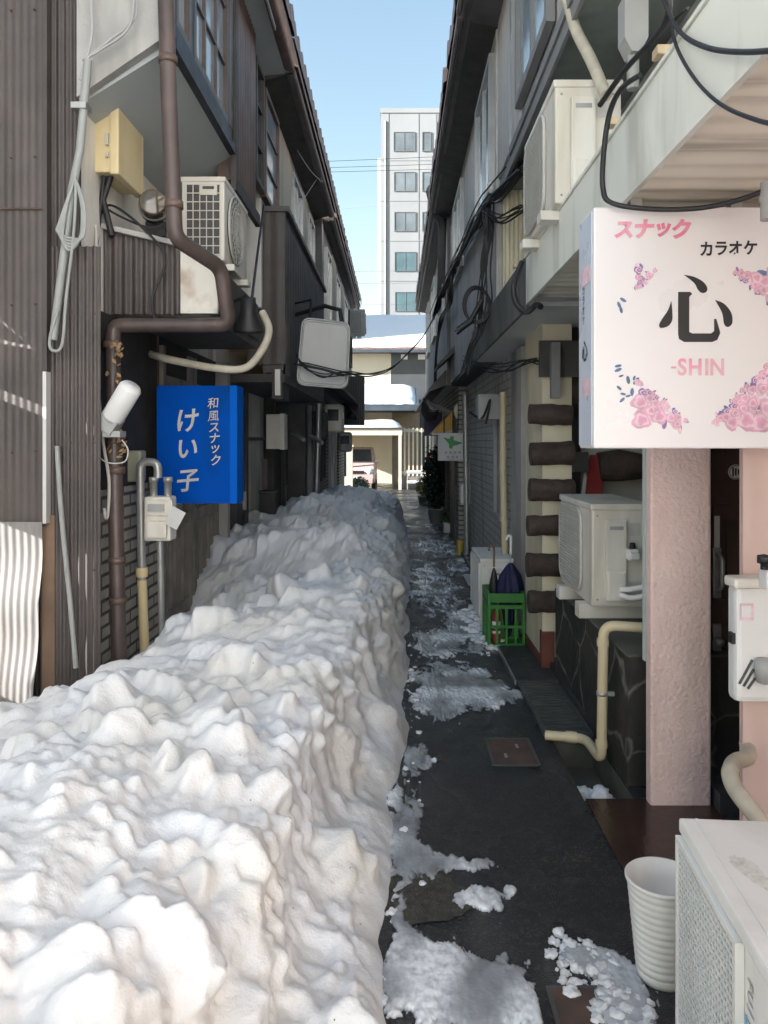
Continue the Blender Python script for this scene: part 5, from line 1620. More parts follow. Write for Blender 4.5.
uu = np.linspace(0, 1, NU) ** 1.0
P0 = np.zeros((NYR, NU, 3))
for j, yy in enumerate(rows):
    k = crom(KA, YA, yy)
    sh = .055 * noise.noise((yy * 1.3, 3, 1)) + .03 * noise.noise((yy * 4.2, 7, 1))
    k = k.copy()
    k[5:, 0] += sh * np.array([.5, .9, 1, 1])
    pts = np.array([list(v) for v in smooth_path([(a, b, 0) for a, b in k], 8)])[:, :2]
    s = np.concatenate([[0], np.cumsum(np.hypot(*np.diff(pts, axis=0).T))])
    wgt = uu * s[-1]
    P0[j, :, 0] = np.interp(wgt, s, pts[:, 0])
    P0[j, :, 1] = yy
    P0[j, :, 2] = np.interp(wgt, s, pts[:, 1])
du = np.gradient(P0, axis=1)
dv = np.gradient(P0, axis=0)
nr = np.cross(du, dv)
nr /= np.linalg.norm(nr, axis=2, keepdims=True) + 1e-9
nr[nr[..., 2] < -.2] *= -1
S_ = np.zeros((NYR, NU))
S_[:, 1:] = np.cumsum(np.linalg.norm(np.diff(P0, axis=1), axis=2), axis=1)
YR = np.array(rows)
disp = np.zeros((NYR, NU))
topm = np.clip(1 - (1 - nr[..., 2]) * 1.3, 0, 1)
for j in range(NYR):
    for i in range(NU):
        x, yy, z = P0[j, i]
        p = Vector((x, yy, z))
        q = p + noise.noise_vector(p * 2.1) * .16
        top = topm[j, i]
        big = noise.noise(q * 1.35)
        rmf = noise.ridged_multi_fractal(Vector((q.x * 2.3, q.y * 2.1, q.z * 1.4 + 4)), .85, 2.1, 4, 1.0, 2.0)
        flute = 1 - abs(noise.noise(Vector((q.x * 2.0 + 9, q.y * 8.5, q.z * 1.6)))) * 2.4
        disp[j, i] = big * .12 + (rmf - 1.1) * .040 * (.45 + .55 * top) + flute * .034 * (1 - top)


def blur(a, n=1):
    for _ in range(n):
        b = np.pad(a, 1, mode='edge')
        a = (b[:-2, 1:-1] + b[2:, 1:-1] + b[1:-1, :-2] + b[1:-1, 2:] + 2 * b[1:-1, 1:-1]) / 6
    return a


# broken clods of shovelled snow, bedded in the bank: tilted blocks with worn edges
rr = random.Random(3)
ysp = np.maximum(.009, .0052 * YR)


def clods(n, r0, r1, pw_r, soft, patchy, hk):
    global disp
    base_d = disp.copy()
    for _ in range(n):
        yy = .8 * (20 / .8) ** (rr.random() ** 1.15)
        j = int(np.searchsorted(YR, yy))
        if j >= NYR - 3: continue
        smax = S_[j, -1]
        sc = rr.uniform(.02, .95) * smax
        i = min(NU - 1, int(np.searchsorted(S_[j], sc)))
        # clods come in drifts, leaving smoother stretches between
        if noise.noise(Vector((sc * 1.9, yy * 1.5, 2 + r0 * 40))) + rr.uniform(-.3, .3) < patchy: continue
        R = (r0 + (r1 - r0) * rr.random() ** pw_r) * (1 + .07 * min(yy, 9))
        R *= .7 + .3 * topm[j, i]
        wj = int(R * 1.5 / ysp[j]) + 2
        a0, a1 = max(0, j - wj), min(NYR, j + wj + 1)
        ds = smax / NU
        wi = int(R * 1.5 / ds) + 2
        b0, b1 = max(0, i - wi), min(NU, i + wi + 1)
        if b1 - b0 < 2: continue
        A_ = S_[a0:a1, b0:b1] - sc
        B_ = (YR[a0:a1] - yy)[:, None]
        an = rr.uniform(0, 3.14); st = rr.uniform(.5, 1.0)
        ex = (A_ * math.cos(an) + B_ * math.sin(an)) / R
        ey = (-A_ * math.sin(an) + B_ * math.cos(an)) / (R * st)
        pw = rr.choice((2, 2, 2.6, 3.5))
        rad = (np.abs(ex) ** pw + np.abs(ey) ** pw) ** (1 / pw)
        rad = rad * (1 + .2 * np.sin(3 * np.arctan2(ey, ex) + an * 5) + .1 * np.sin(5 * np.arctan2(ey, ex) + an * 9))
        t1, t2 = rr.uniform(-.6, .6), rr.uniform(-.5, .5)
        topz = R * hk * (rr.uniform(.3, .9) + t1 * ex + t2 * ey - .25 * rad ** 2)
        side = (1.12 - rad) * R * 2.0
        prof = np.minimum(topz, side)
        cur = disp[a0:a1, b0:b1]
        lvl = base_d[j, i] * .55 + base_d[a0:a1, b0:b1] * .45
        disp[a0:a1, b0:b1] = np.where(prof > -.2 * R, np.maximum(cur, lvl + prof - .12 * R), cur)
    disp = blur(disp, soft)


clods(620, .05, .125, 1.9, 3, -.25, 1.15)
clods(3600, .022, .05, 1.4, 1, -.20, 1.25)
clods(9500, .008, .022, 1.2, 1, -.04, 1.1)
fine = np.zeros_like(disp)
for j in range(NYR):
    for i in range(NU):
        p = Vector(P0[j, i]) + Vector(nr[j, i]) * float(disp[j, i])
        fine[j, i] = noise.fractal(p * 15, .6, 2.2, 4) * .0080 + (1 - abs(noise.noise(p * 8.0)) * 2) * .007
disp += fine
iu = np.arange(NU)
edge = np.minimum(1, (NU - 1 - iu) / 26)[None]
P1 = P0 + nr * ((disp - .06) * edge)[..., None]
P1[..., 2] = np.where(P0[..., 2] > .03, np.maximum(P1[..., 2], -.02), P1[..., 2])
me = bpy.data.meshes.new('snow_bank')
V = P1.reshape(-1, 3)
idx = np.arange(NYR * NU).reshape(NYR, NU)
FQ = np.stack([idx[:-1, :-1], idx[:-1, 1:], idx[1:, 1:], idx[1:, :-1]], -1).reshape(-1, 4)
me.vertices.add(len(V)); me.vertices.foreach_set('co', V.ravel())
me.loops.add(FQ.size); me.loops.foreach_set('vertex_index', FQ.ravel())
me.polygons.add(len(FQ)); me.polygons.foreach_set('loop_start', np.arange(0, FQ.size, 4)); me.polygons.foreach_set('loop_total', np.full(len(FQ), 4))
me.polygons.foreach_set('use_smooth', np.ones(len(FQ), bool))
me.update(calc_edges=True)
me.materials.append(m_snow)
o = bpy.data.objects.new('snow_bank', me); COL.objects.link(o)
tag(o, 'long lumpy bank of ploughed snow piled along the left wall of the alley', 'snow bank', kind='thing')


# ------------------------------------------------------------------ slush on the road
BL = []   # (x, y, rx, ry, strength)


def blob(px0, py0, px1, py1, s=1.0):
    y1 = H * F / (py0 - HY); y0 = H * F / (py1 - HY)
    ym = H * F / ((py0 + py1) / 2 - HY)
    xm = ((px0 + px1) / 2 - CX) / F * ym
    if ym > 5.6: s *= .84
    BL.append((xm, (y0 + y1) / 2, (px1 - px0) / F * ym / 2, (y1 - y0) / 2, s))


for b in ((372, 920, 470, 1040, 1.25), (440, 950, 535, 1040, 1.2), (520, 985, 545, 1050, .8), (375, 780, 425, 880, 1.0), (395, 845, 440, 880, .8), (425, 856, 498, 872, .95),
          (444, 884, 520, 914, 1.0), (505, 886, 520, 896, .7), (575, 940, 640, 985, 1.05), (600, 975, 662, 1030, 1.15), (556, 945, 590, 975, .8), (590, 990, 640, 1040, 1.0),
          (400, 665, 500, 695, 1.0), (440, 680, 524, 712, 1.0), (400, 690, 470, 722, .9), (398, 740, 436, 782, .85), (408, 628, 462, 662, 1.1), (452, 608, 505, 655, 1.25),
          (405, 560, 462, 620, 1.05), (440, 540, 478, 560, 1.0), (410, 536, 445, 556, .8), (448, 560, 476, 575, .9), (420, 520, 450, 533, .7), (380, 496, 420, 512, .5)):
    blob(*b)
BX = np.array(BL)
m_slush = bpy.data.materials.new('slush_and_ice')
m_slush.use_nodes = True
nt = m_slush.node_tree
N_, L_ = nt.nodes, nt.links
at = N_.new('ShaderNodeAttribute'); at.attribute_name = 'thickness'
rp_ = N_.new('ShaderNodeValToRGB')
rp_.color_ramp.elements[0].position = .03; rp_.color_ramp.elements[0].color = (.17, .175, .18, 1)
rp_.color_ramp.elements[1].position = .62; rp_.color_ramp.elements[1].color = (.84, .86, .88, 1)
e_ = rp_.color_ramp.elements.new(.3); e_.color = (.44, .46, .48, 1)
L_.new(at.outputs['Fac'], rp_.inputs[0]); L_.new(rp_.outputs[0], N_['Principled BSDF'].inputs['Base Color'])
N_['Principled BSDF'].inputs['Roughness'].default_value = .2
tcx = N_.new('ShaderNodeTexCoord'); nzx = N_.new('ShaderNodeTexNoise'); nzx.inputs['Scale'].default_value = 70; nzx.inputs['Detail'].default_value = 5
L_.new(tcx.outputs['Object'], nzx.inputs['Vector'])
bmx = N_.new('ShaderNodeBump'); bmx.inputs['Strength'].default_value = .22; bmx.inputs['Distance'].default_value = .01
L_.new(nzx.outputs['Fac'], bmx.inputs['Height']); L_.new(bmx.outputs[0], N_['Principled BSDF'].inputs['Normal'])
xs = np.linspace(-.25, 1.0, 320)
ysl = []
y = 1.95
while y < 18:
    ysl.append(y); y += max(.0055, .0026 * y)
vid, vs, th, fs = {}, [], [], []
hm = np.zeros((len(ysl), len(xs)))
for j, yy in enumerate(ysl):
    fld = (BX[:, 4][None] * np.exp(-(((xs[:, None] - BX[:, 0]) / (BX[:, 2] * .95)) ** 2 + ((yy - BX[:, 1]) / (BX[:, 3] * .95)) ** 2) ** 1.2)).sum(1)
    fld = np.minimum(fld, 1.35)
    for i, x in enumerate(xs):
        if fld[i] < .12: continue
        p = Vector((x, yy, 0))
        q = p + noise.noise_vector(p * 7) * .05
        n = noise.fractal(Vector((q.x * 12, q.y * 5, .3)), .6, 2.1, 6) * .55 + .08 * noise.noise(q * 42)
        n += .30 * noise.fractal(Vector((q.x * 38, q.y * 17, 2.3)), .6, 2.1, 3)
        hm[j, i] = max(0, fld[i] - .52 + n * .78)
lump = np.zeros_like(hm)
for j, yy in enumerate(ysl):
    for i, x in enumerate(xs):
        if hm[j, i] > 0:
            mk = max(0, min(1, .35 + 1.6 * noise.noise(Vector((x * 6, yy * 3.6, 5)))))
            lump[j, i] = .16 + .52 * mk + .14 * noise.fractal(Vector((x * 11, yy * 7, 1)), .7, 2.2, 3) + mk * .30 * noise.fractal(Vector((x * 45, yy * 34, 1)), .6, 2.2, 3)
for j in range(len(ysl) - 1):
    for i in range(len(xs) - 1):
        cs = ((j, i), (j, i + 1), (j + 1, i + 1), (j + 1, i))
        if sum(hm[c] > 0 for c in cs) < 2: continue
        f_ = []
        for c in cs:
            if c not in vid:
                h_ = hm[c]
                vid[c] = len(vs)
                zz = .003 + min(h_, .2) * .032 + max(0, lump[c]) * min(h_, .5) * .022 if h_ > 0 else -.003
                vs.append((xs[c[1]], ysl[c[0]], zz))
                th.append(float(min(1, max(0, lump[c] * .9 * min(1, .5 + h_ * 5)))))
            f_.append(vid[c])
        fs.append(tuple(f_))
g = MB().add(vs, fs, True)
o = g.build('slush', m_slush)
at_ = o.data.attributes.new('thickness', 'FLOAT', 'POINT')
at_.data.foreach_set('value', th)
tag(o, 'patches of trodden slush and ice scattered over the wet asphalt', 'slush', kind='stuff')


# loose clods of snow
def clod(mb, c, r, seed, sq=.75):
    bm = bmesh.new()
    bmesh.ops.create_icosphere(bm, subdivisions=3, radius=1)
    o_ = Vector((seed * 3.7, seed * 1.3, seed))
    for v in bm.verts:
        n = noise.noise(v.co * 1.2 + o_) * .55 + noise.noise(v.co * 2.9 + o_) * .30 + noise.noise(v.co * 6 + o_) * .10
        v.co = v.co * (1 + n)
        v.co.z *= sq
    bm.verts.index_update()
    mb.add([Vector(c) + v.co * r for v in bm.verts], [[v.index for v in f.verts] for f in bm.faces], True)
    bm.free()


g = MB()
rr = random.Random(21)
for i in range(340):
    k = i / 340
    if k < .10:
        yy = math.exp(rr.uniform(math.log(2.1), math.log(7)))
        x = np.interp(yy, [2, 3, 4, 6, 10], [-.06, -.01, .05, .10, .20]) + abs(rr.gauss(0, .035))
        r = .004 + .020 * rr.random() ** 3
    elif k < .72:
        a, q = rr.uniform(0, 6.28), rr.random() ** .7
        yy = 2.27 + q * .23 * math.sin(a) ; x = .60 + q * .11 * math.cos(a) - .25 * (yy - 2.27)
        r = .004 + .020 * rr.random() ** 2.2
    else:
        q = rr.random()
        yy = 5.75 + 1.5 * q + rr.gauss(0, .05); x = .78 - .16 * q + rr.gauss(0, .05)
        r = .010 + .036 * rr.random() ** 1.8
    clod(g, (x, yy, r * rr.uniform(.1, .4)), r, i, .6)
tag(g.build('snow_crumbs', m_snow), 'crumbled snow fallen beside the bank, by the pot and in front of the crate', 'snow', kind='stuff')
g = MB()
for k_ in range(14):
    clod(g, (.94 + rr.gauss(0, .035), 3.63 + rr.gauss(0, .05), -.11 + rr.uniform(0, .05)), rr.uniform(.03, .055), 50 + k_, .75)
tag(g.build('snow_lump', m_snow, None, (.93, 3.62, -.16)), 'lump of snow lying in the open gutter below the cream drain pipe', 'snow lump', kind='thing')
# ------------------------------------------------------------------ background
m_block = M('pale_block_render', (.30, .315, .335), .8, .03, .3, .12, (.5, .5, .5), .4, 1)
m_seam = M('render_seam', (.25, .26, .275), .8, .05, 2)
m_roofsnow = M('roof_snow', (.60, .63, .68), .55, .03, .8, 0, bump=.3, bs=4)
m_beige = M('beige_render', (.62, .57, .46), .8, .05, .8, .15, (.45, .41, .33), .8, 1)
m_slate = M('slate_cladding', (.075, .08, .09), .6, .12, 1.5)
m_carport = M('carport_cream', (.64, .58, .46), .6, .06, 2)
m_guttert = M('dark_blue_gutter', (.05, .065, .085), .5, .15, 3)
T = thing('apartment_block', 'tall white apartment block with a column of paired windows rising behind the alley', 'apartment building', (4, 62, 0))
Y0 = 58.0
x0, x1 = P(381, 0, Y0).x, 16
ztop = P(0, 113, Y0).z
MB().box(x0, x1, Y0, Y0 + 14, -.2, ztop).build('wall', m_block, T)
MB().box(x0 - .05, x1, Y0 - .05, Y0 + 14.05, ztop + .003, ztop + .35).build('parapet', m_block, T)
MB().box(P(377.3, 0, Y0 + 3).x, x0 - .003, Y0 + 3, Y0 + 13, -.2, P(0, 158, Y0 + 3).z).build('balcony_stack', m_block, T)
sm = MB()
for px in (388.5, 418.5, 436):
    x = P(px, 0, Y0).x
    sm.box(x - .03, x + .03, Y0 - .02, Y0 - .001, -.2, ztop)
for py in (160.5, 201, 241, 281):
    z = P(0, py, Y0).z
    sm.box(x0, x1, Y0 - .018, Y0 - .001, z - .025, z + .025)
sm.build('panel_joint', m_seam, T)
dp = P(385.5, 0, Y0).x
MB().tube([(dp, Y0 - .04, -.2), (dp, Y0 - .04, ztop - .6)], .05, 8).build('drainpipe', m_block, T)
mg = [M('window_glass_%s' % n, c, .25, .3, .6, 0, spec=.3) for n, c in (('grey', (.16, .19, .215)), ('teal', (.10, .165, .19)))]
for k in range(9):
    py0, py1 = 132 + 40 * k, 151.5 + 40 * k
    if py1 > 470: break
    za, zb = P(0, py1, Y0).z, P(0, py0, Y0).z
    xa, xb = P(393.5 + .35 * k, 0, Y0).x, P(415 + .35 * k, 0, Y0).x
    w = window_front(T, Y0, xa, xb, za, zb, 2, M('block_window_frame', (.16, .17, .18), .4, .1, 3) if k == 0 else bpy.data.materials['block_window_frame'], mg[1 if k > 2 else 0], .05, .05)
    if k in (0, 1, 2):
        MB().box((xa + xb) / 2 + .04, xb - .1, Y0 - .02, Y0 - .012, za + .08, zb - .08).build('curtain', m_curtain, w)
    for (pa, pb) in ((422, 431), (447, 468), (480, 500)):
        window_front(T, Y0, P(pa, 0, Y0).x, P(pb, 0, Y0).x, za, zb, 1 if pb - pa < 12 else 2, bpy.data.materials['block_window_frame'], mg[0], .06, .06)

# grey and beige house with snowy roofs
G = thing('snowy_roof_house', 'beige and slate house with a snow covered roof across the street', 'house', (1, 38, 0))
ya = 36.0
ze = P(0, 351, ya).z
MB().box(-8, P(391, 0, ya).x, ya, ya + 7, -.2, ze).build('wall', m_beige, G)
MB().box(P(391, 0, ya).x + .002, 9, ya - .02, ya + 7, -.2, ze).build('slate_wall', m_slate, G)
zr = P(0, 319, ya + 4).z
MB().prism([(-9, ya - .55, ze + .05), (-9, ya + 4, zr), (-9, ya + 8.5, ze + .05), (-9, ya + 8.5, ze - .12), (-9, ya - .55, ze - .12)], (19, 0, 0)).build('roof', m_tile, G)
sn = MB()
nx, ny_ = 90, 16
vs = []
for i in range(nx + 1):
    for j in range(ny_ + 1):
        x = -9 + 19 * i / nx
        t_ = j / ny_
        yv = ya - .5 + 4.6 * t_
        z = ze + .05 + (zr - ze) * t_ + .18 * min(1, t_ * 9) ** .5 + .05 * noise.noise((x * .9, yv * .9, 3)) + .05 * noise.noise((x * 3.5, yv * 2, 3)) * (t_ < .2)
        vs.append((x, yv - .06 * noise.noise((x * 2.5, 1, 1)) * (t_ == 0), z - (.08 if j == 0 else 0)))
sn.add(vs, [(i * (ny_ + 1) + j, (i + 1) * (ny_ + 1) + j, (i + 1) * (ny_ + 1) + j + 1, i * (ny_ + 1) + j + 1) for i in range(nx) for j in range(ny_)], True)
sn.build('roof_snow', m_roofsnow, G)
MB().box(-9, 10, ya - .68, ya - .552, ze - .14, ze - .02).build('gutter', m_guttert, G)
for pa, pb in ((401, 407.5), (418, 425)):
    window_front(G, ya - .02, P(pa, 0, ya).x, P(pb, 0, ya).x, P(0, 358.5, ya).z - .05, P(0, 354.5, ya).z, 1, m_white, m_white, .05, .05)
MB().box(P(391, 0, ya).x - .1, P(391, 0, ya).x, ya - .03, ya, -.2, ze - .15).build('corner_trim', m_beige, G)
# lower garage with its own snowy roof
G2 = thing('snowy_garage', 'low garage with snow on a dark edged roof behind the carport', 'garage', (0, 32, 0))
yb = 31.2
zb_ = P(0, 405, yb).z
xr_ = P(419, 0, yb).x
MB().box(-5, P(392, 0, 33.5).x, 33.5, 35.8, -.2, zb_ - .2).build('wall', m_beige, G2)
MB().box(P(392, 0, 33.5).x + .002, xr_ + .1, 33.6, 35.8, -.2, zb_ - .2).build('fence_wall', M('brown_panel_wall', (.30, .24, .18), .7, .15, 3, .3, (.18, .14, .1), 2, 1), G2)
zr_ = P(0, 388, yb + 3).z
MB().prism([(-6, yb - .3, zb_), (-6, yb + 3, zr_), (-6, yb + 4.7, zr_ - .3), (-6, yb + 4.7, zb_ - .22), (-6, yb - .3, zb_ - .22)], (6 + xr_, 0, 0)).build('roof', m_guttert, G2)
sn = MB()
vs = []
nx, ny_ = 60, 12
for i in range(nx + 1):
    for j in range(ny_ + 1):
        t_ = j / ny_
        x = -6 + (xr_ + 5.9) * i / nx
        yv = yb - .25 + 3.3 * t_
        vs.append((x, yv, zb_ + (zr_ - zb_) * t_ + .16 * min(1, t_ * 9) ** .5 * min(1, (nx - i) / 4) ** .5 + .05 * noise.noise((x * 1.2, yv, 7)) + .07 * noise.noise((x * 4, 2, 2)) * (t_ < .15)))
sn.add(vs, [(i * (ny_ + 1) + j, (i + 1) * (ny_ + 1) + j, (i + 1) * (ny_ + 1) + j + 1, i * (ny_ + 1) + j + 1) for i in range(nx) for j in range(ny_)], True)
sn.build('roof_snow', m_roofsnow, G2)
MB().box(-6, xr_ + .02, yb - .42, yb - .302, zb_ - .24, zb_ - .06).build('gutter', m_guttert, G2)
# carport
K = thing('carport', 'cream carport with a snow covered roof sheltering the pink car', 'carport', (-1.5, 29.5, -.18))
yc = 28.6
xk = P(402, 0, yc).x
zk = P(0, 432, yc).z
MB().box(-5, xk, yc, yc + .12, zk - .12, zk + .12).box(xk - .12, xk - .002, yc + .122, yc + 4.2, zk - .12, zk + .11).build('beam', m_carport, K)
for i_, (xx, yy) in enumerate(((xk - .13, yc + .003), (xk - .13, yc + 4.0), (-2.6, yc + .003))):
    MB().box(xx, xx + .11, yy, yy + .11, -.2, zk - .122).build('post', m_carport, K)
MB().box(-5, xk + .04, yc - .05, yc + 4.3, zk + .122, zk + .17).build('roof', m_guttert, K)
sn = MB()
vs = []
for i in range(41):
    for j in range(13):
        u, v = i / 40, j / 12
        e = min(1, min(u, 1 - u) * 14) ** .5 * min(1, min(v, 1 - v) * 9) ** .5
        vs.append((-5 + (xk + 5.02) * u, yc - .03 + 4.2 * v, zk + .171 + e * (.30 + .08 * noise.noise((u * 7, v * 4, 1)))))
sn.add(vs, [(i * 13 + j, (i + 1) * 13 + j, (i + 1) * 13 + j + 1, i * 13 + j + 1) for i in range(40) for j in range(12)], True)
sn.build('roof_snow', m_roofsnow, K)
# slatted fence
S = thing('slatted_fence', 'cream vertical slat fence to the right of the carport', 'fence', (1.0, 28.4, -.18))
sl = MB()
for i in range(9):
    x = P(404 + i * 4.2, 0, 29.4).x
    sl.box(x, x + .055, 29.4, 29.44, P(0, 476, 29.4).z, P(0, 428, 29.4).z)
sl.build('slat', m_carport, S)
MB().box(P(402, 0, 29.4).x, P(442, 0, 29.4).x, 29.45, 29.5, P(0, 432, 29.4).z, P(0, 429, 29.4).z).box(P(402, 0, 29.4).x, P(442, 0, 29.4).x, 29.45, 29.5, P(0, 474, 29.4).z, P(0, 471, 29.4).z).build('rail', m_carport, S)
MB().box(P(402, 0, 29.4).x, 4, 29.42, 29.55, -.2, P(0, 475, 29.4).z).build('base_wall', M('fence_base', (.22, .2, .18), .8, .15, 3), S)
W = thing('gate_wall', 'cream rendered wall end beside the pink car', 'wall', (-1.75, 26, -.15))
MB().box(-4.5, P(352.5, 0, 25.5).x, 25.5, 25.75, -.2, P(0, 447, 25.5).z).build('wall', m_beige, W)
MB().box(-4.5, P(352.5, 0, 25.5).x + .03, 25.47, 25.78, P(0, 447, 25.5).z + .002, P(0, 445.5, 25.5).z + .02).build('coping', m_carport, W)
# snowy steps / bins by the fence
t = thing('snowy_stand', 'low stand with two snow covered shelves in front of the slat fence', 'stand', P(415, 478, 28.8))
q = P(415, 0, 28.8)
fr = MB()
for xx in (q.x - .3, q.x + .28):
    for yy in (28.6, 29.0):
        fr.box(xx, xx + .03, yy, yy + .03, -.19, .55)
fr.build('frame', m_grey, t)
for z in (.05, .42):
    MB().box(q.x - .31, q.x + .32, 28.58, 29.05, z, z + .03).build('shelf', m_grey, t)
    MB().box(q.x - .30, q.x + .31, 28.59, 29.04, z + .032, z + .11, .03).build('snow', m_roofsnow, t)

# car
m_carp = M('pink_car_paint', (.50, .36, .35), .28, .04, 2, spec=.7)
m_cardark = M('car_dark_trim', (.02, .02, .022), .4, .2, 5)
C_ = thing('parked_car', 'small pink van parked nose out under the carport', 'car', (-1.55, 28.8, -.19))
xr = P(375, 0, 28.9).x
cw = 1.46
xl = xr - cw
zb0 = -.19


def car_section(pts, inset=.0):
    return [(xl + inset, y, z) for y, z in pts]


prof = [(28.72, zb0 + .26), (28.66, zb0 + .45), (28.68, zb0 + .66), (28.80, zb0 + .82), (29.30, zb0 + .98), (29.36, zb0 + 1.0), (32.0, zb0 + 1.02), (32.02, zb0 + .3), (31.6, zb0 + .24), (29.0, zb0 + .22)]
bm_ = MB()
bm_.prism([(xl, y, z) for y, z in prof], (cw, 0, 0))
o = bm_.build('body', m_carp, C_)
bv = o.modifiers.new('bevel', 'BEVEL'); bv.width = .07; bv.segments = 3; bv.limit_method = 'ANGLE'
cab = MB()
lo, hi = [], []
for x, y in ((xl + .03, 29.33), (xr - .03, 29.33), (xr - .03, 31.95), (xl + .03, 31.95)): lo.append((x, y, zb0 + .99))
for x, y in ((xl + .14, 29.85), (xr - .14, 29.85), (xr - .14, 31.8), (xl + .14, 31.8)): hi.append((x, y, zb0 + 1.58))
cab.add(lo + hi, [(0, 1, 5, 4), (1, 2, 6, 5), (2, 3, 7, 6), (3, 0, 4, 7), (4, 5, 6, 7)])
o = cab.build('cabin', m_carp, C_)
bv = o.modifiers.new('bevel', 'BEVEL'); bv.width = .06; bv.segments = 3; bv.limit_method = 'ANGLE'


def quadp(a, b, c, d, off, t=.01):
    n = (Vector(b) - Vector(a)).cross(Vector(d) - Vector(a)).normalized()
    return [Vector(p) + n * off for p in (a, b, c, d)], n * t


a = [Vector(lo[0]).lerp(Vector(hi[0]), .08) + Vector((.09, 0, 0)), Vector(lo[1]).lerp(Vector(hi[1]), .08) - Vector((.09, 0, 0)), Vector(lo[1]).lerp(Vector(hi[1]), .86) - Vector((.06, 0, 0)), Vector(lo[0]).lerp(Vector(hi[0]), .86) + Vector((.06, 0, 0))]
qq, e_ = quadp(*a, .004)
MB().prism(qq, e_).build('windshield', m_glassdark, C_)
a = [Vector(lo[1]).lerp(Vector(hi[1]), .12) + Vector((0, .15, 0)), Vector(lo[2]).lerp(Vector(hi[2]), .12) - Vector((0, .2, 0)), Vector(lo[2]).lerp(Vector(hi[2]), .85) - Vector((0, .15, 0)), Vector(lo[1]).lerp(Vector(hi[1]), .85) + Vector((0, .12, 0))]
qq, e_ = quadp(*a, .004)
MB().prism(qq, e_).build('side_window', m_glassdark, C_)
m_lamp = M('headlight_glass', (.6, .62, .64), .15, .1, 8, spec=.8)
for s_x in (xl + .2, xr - .2):
    MB().lathe([(0, .05), (.10, .04), (.13, 0), (.13, -.05)], (s_x, 28.71, zb0 + .70), 20, (0, -1, .25)).build('headlight', m_lamp, C_)
MB().box(xl + .4, xr - .4, 28.64, 28.67, zb0 + .62, zb0 + .72, .01).build('grille', m_cardark, C_)
MB().box(xl + .06, xr - .06, 28.60, 28.70, zb0 + .24, zb0 + .42, .03).build('bumper', m_carp, C_)
MB().box((xl + xr) / 2 - .17, (xl + xr) / 2 + .17, 28.585, 28.598, zb0 + .36, zb0 + .52, .004).build('number_plate', M('plate_white', (.6, .6, .57), .5, .05, 5), C_)
for xx in (xl + .02, xr - .02):
    sx = 1 if xx > (xl + xr) / 2 else -1
    MB().box(xx, xx + sx * .16, 29.42, 29.52, zb0 + 1.0, zb0 + 1.14, .03).build('mirror', m_carp, C_)
    for yy in (29.2, 31.4):
        w = MB().lathe([(.17, .06), (.26, .07), (.28, .04), (.28, -.08), (.17, -.09)], (xx - sx * .03, yy, zb0 + .28), 24, (sx, 0, 0)).build('wheel', m_cardark, C_)
        MB().lathe([(0, .06), (.05, .065), (.16, .05), (.17, .04)], (xx - sx * .03, yy, zb0 + .28), 20, (sx, 0, 0)).build('rim', m_steel, w)
# bush by the car
q = P(357, 486, 26.2)
t = thing('small_bush', 'little green bush at the wall end in front of the pink car', 'bush', (q.x, q.y, -.17))
MB().tube([(q.x, q.y, -.17), (q.x + .02, q.y, .25)], .02, 6).tube([(q.x, q.y, -.1), (q.x + .2, q.y, .2)], .015, 6).build('stem', m_wood, t)
f = MB()
leaf_ball(f, (q.x + .08, q.y, .12), .34, .30, 1100, .045, 31)
f.build('foliage', m_leaf, t)
# overhead wires across the sky
k = 0
for py, py2, d, lab in ((159.5, 155, 45, 'topmost thin overhead wire in front of the white block'), (166, 162.5, 45.5, 'second thin overhead wire from the top'), (170.5, 167.5, 46, 'third thin overhead wire from the top'),
                   (207.5, 200, 43, 'lone faint overhead wire below the upper three'), (270.5, 268.5, 42, 'faint overhead wire above the two lowest'), (282.5, 281, 42.5, 'faint overhead wire second from the bottom'), (304, 302, 41, 'lowest faint overhead wire just above the snowy roof')):
    a, b = P(200, py + (py - py2) * 1.4, d), P(640, py2 - (py - py2) * 1.9, d)
    tag(MB().tube(sag(a, b, .08), .013 if k < 3 else .007, 5).build('overhead_wire', m_grey if k > 2 else m_cable, None, a), lab, 'wire', 'overhead wires')
    k += 1
wire('sky_wire', 'short thin wire hooked from the left eave into the sky', 'wire', [P(297, 150, 9.2), P(310, 170, 9.4), P(322, 182, 9.6), P(318, 178, 10.5), P(300, 205, 9.2)], .004, m_grey)

# unseen helpers added for the light: sun blocker, roof shader and bounce wall
Nn = thing('sunblocker', 'tall white hoarding added out of view to shade the near end', 'sunblocker', (-2.7, 2, 0))
b = MB()
b.prism([(-2.68, -1.5, 0), (-2.68, 3.9, 0), (-2.68, 3.9, 6.1), (-2.68, -1.5, 3.1)], (-.06, 0, 0))
b.build('wall', m_white, Nn)  # added panel that keeps the sun off the foreground
nb = MB()
for z0, z1 in ((0, .46), (1.40, 2.045), (2.75, 6.1)):
    nb.box(-2.72, -2.682, 3.903, 4.14, z0, z1)
for poly in ([(3.903, 2.115), (4.14, 2.115), (4.14, 2.265), (3.965, 2.40), (3.903, 2.40)], [(3.903, 2.401), (3.965, 2.401), (4.14, 2.70), (4.14, 2.749), (3.903, 2.749)], [(3.987, 2.405), (4.14, 2.315), (4.14, 2.625)]):
    nb.prism([(-2.72, y, z) for y, z in poly], (.038, 0, 0))
nb.build('slotted_blocker', m_corr, Nn)  # gaps between these added boards shape the sun patches on the siding
Lb = thing('shade_block', 'unseen tall block added to shade the snowy roof', 'shade caster', (-16, 38, 0))
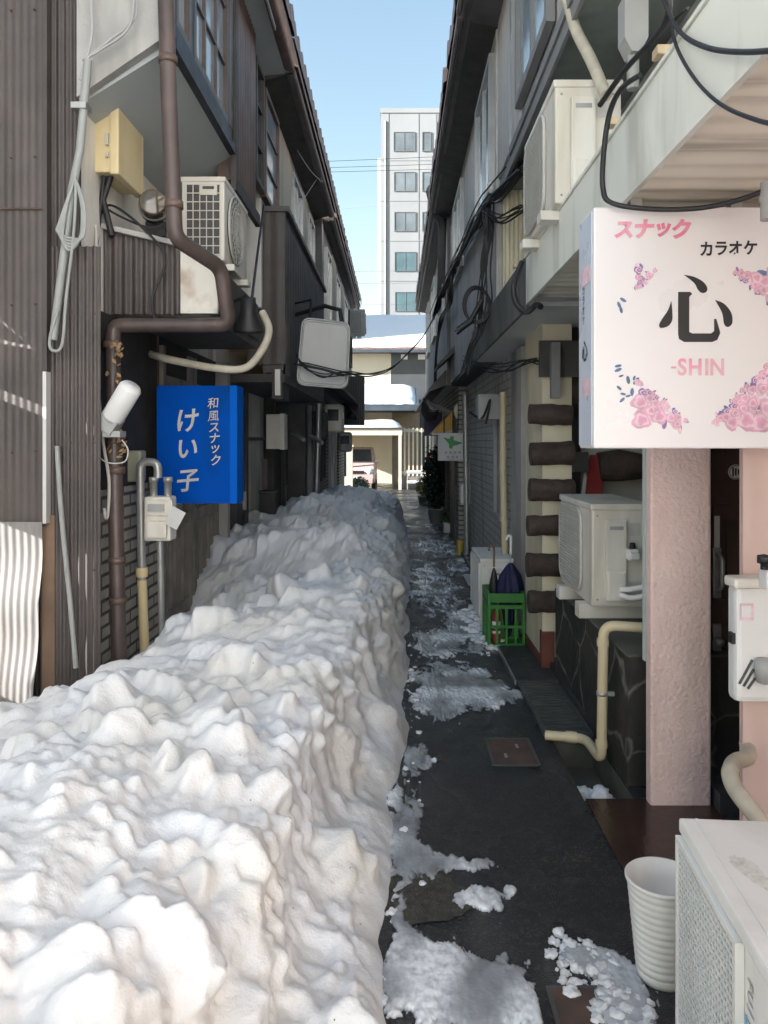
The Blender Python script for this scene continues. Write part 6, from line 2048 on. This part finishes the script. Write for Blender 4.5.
MB().box(-20, -12, 33.4, 44, -.2, 17).build('wall', m_block, Lb)  # added out of view so its shadow covers the far snowy roof
Hs = thing('bounce_block', 'unseen white block added behind the viewer to bounce sunlight', 'house', (3, -15, 0))
u = Vector((.6, .8, 0)); nn_ = Vector((-.8, .6, 0))
a = Vector((-6, -22, 0)); 
MB().prism([a, a + u * 24, a + u * 24 - nn_ * 8, a - nn_ * 8], (0, 0, 14)).build('wall', M('bounce_white', (.74, .75, .76), .8, .04, 2), Hs)  # added white face, turned to reflect sun into the alley

# ------------------------------------------------------------------ light, sky, camera
SUN = Vector((-.90, -.25, .36)).normalized()
el = math.asin(SUN.z)
az = math.atan2(SUN.x, SUN.y)
w = bpy.data.worlds.new('World')
SC.world = w
w.use_nodes = True
nt = w.node_tree
bg = nt.nodes['Background']
sk = nt.nodes.new('ShaderNodeTexSky')
sk.sky_type = 'NISHITA'
sk.sun_disc = False
sk.sun_elevation = el
sk.sun_rotation = az
sk.altitude = 0
sk.air_density = 1.6
sk.dust_density = 1.0
sk.ozone_density = 1.3
nt.links.new(sk.outputs[0], bg.inputs[0])
bg.inputs[1].default_value = .078
sl_ = bpy.data.lights.new('sun', 'SUN')
sl_.energy = 5.0
sl_.angle = math.radians(.5)
sl_.color = (1, .975, .93)
so = bpy.data.objects.new('sun', sl_)
COL.objects.link(so)
so.rotation_euler = SUN.to_track_quat('Z', 'Y').to_euler()
cam = bpy.data.cameras.new('camera')
cam.sensor_fit = 'VERTICAL'
cam.sensor_height = 24
cam.lens = F / 1024 * 24
cam.shift_x = (384 - CX) / 1024
cam.shift_y = -(512 - HY) / 1024
cam.clip_start = .05
cam.clip_end = 800
co = bpy.data.objects.new('camera', cam)
COL.objects.link(co)
co.location = (0, 0, H)
co.rotation_euler = (math.radians(90), 0, 0)
SC.camera = co
SC.view_settings.view_transform = 'Standard'
SC.view_settings.look = 'None'
SC.view_settings.gamma = 1
SC.view_settings.exposure = 2.0
SC.view_settings.use_curve_mapping = False
SC.cycles.max_bounces = 10
SC.cycles.diffuse_bounces = 8
SC.cycles.use_denoising = True
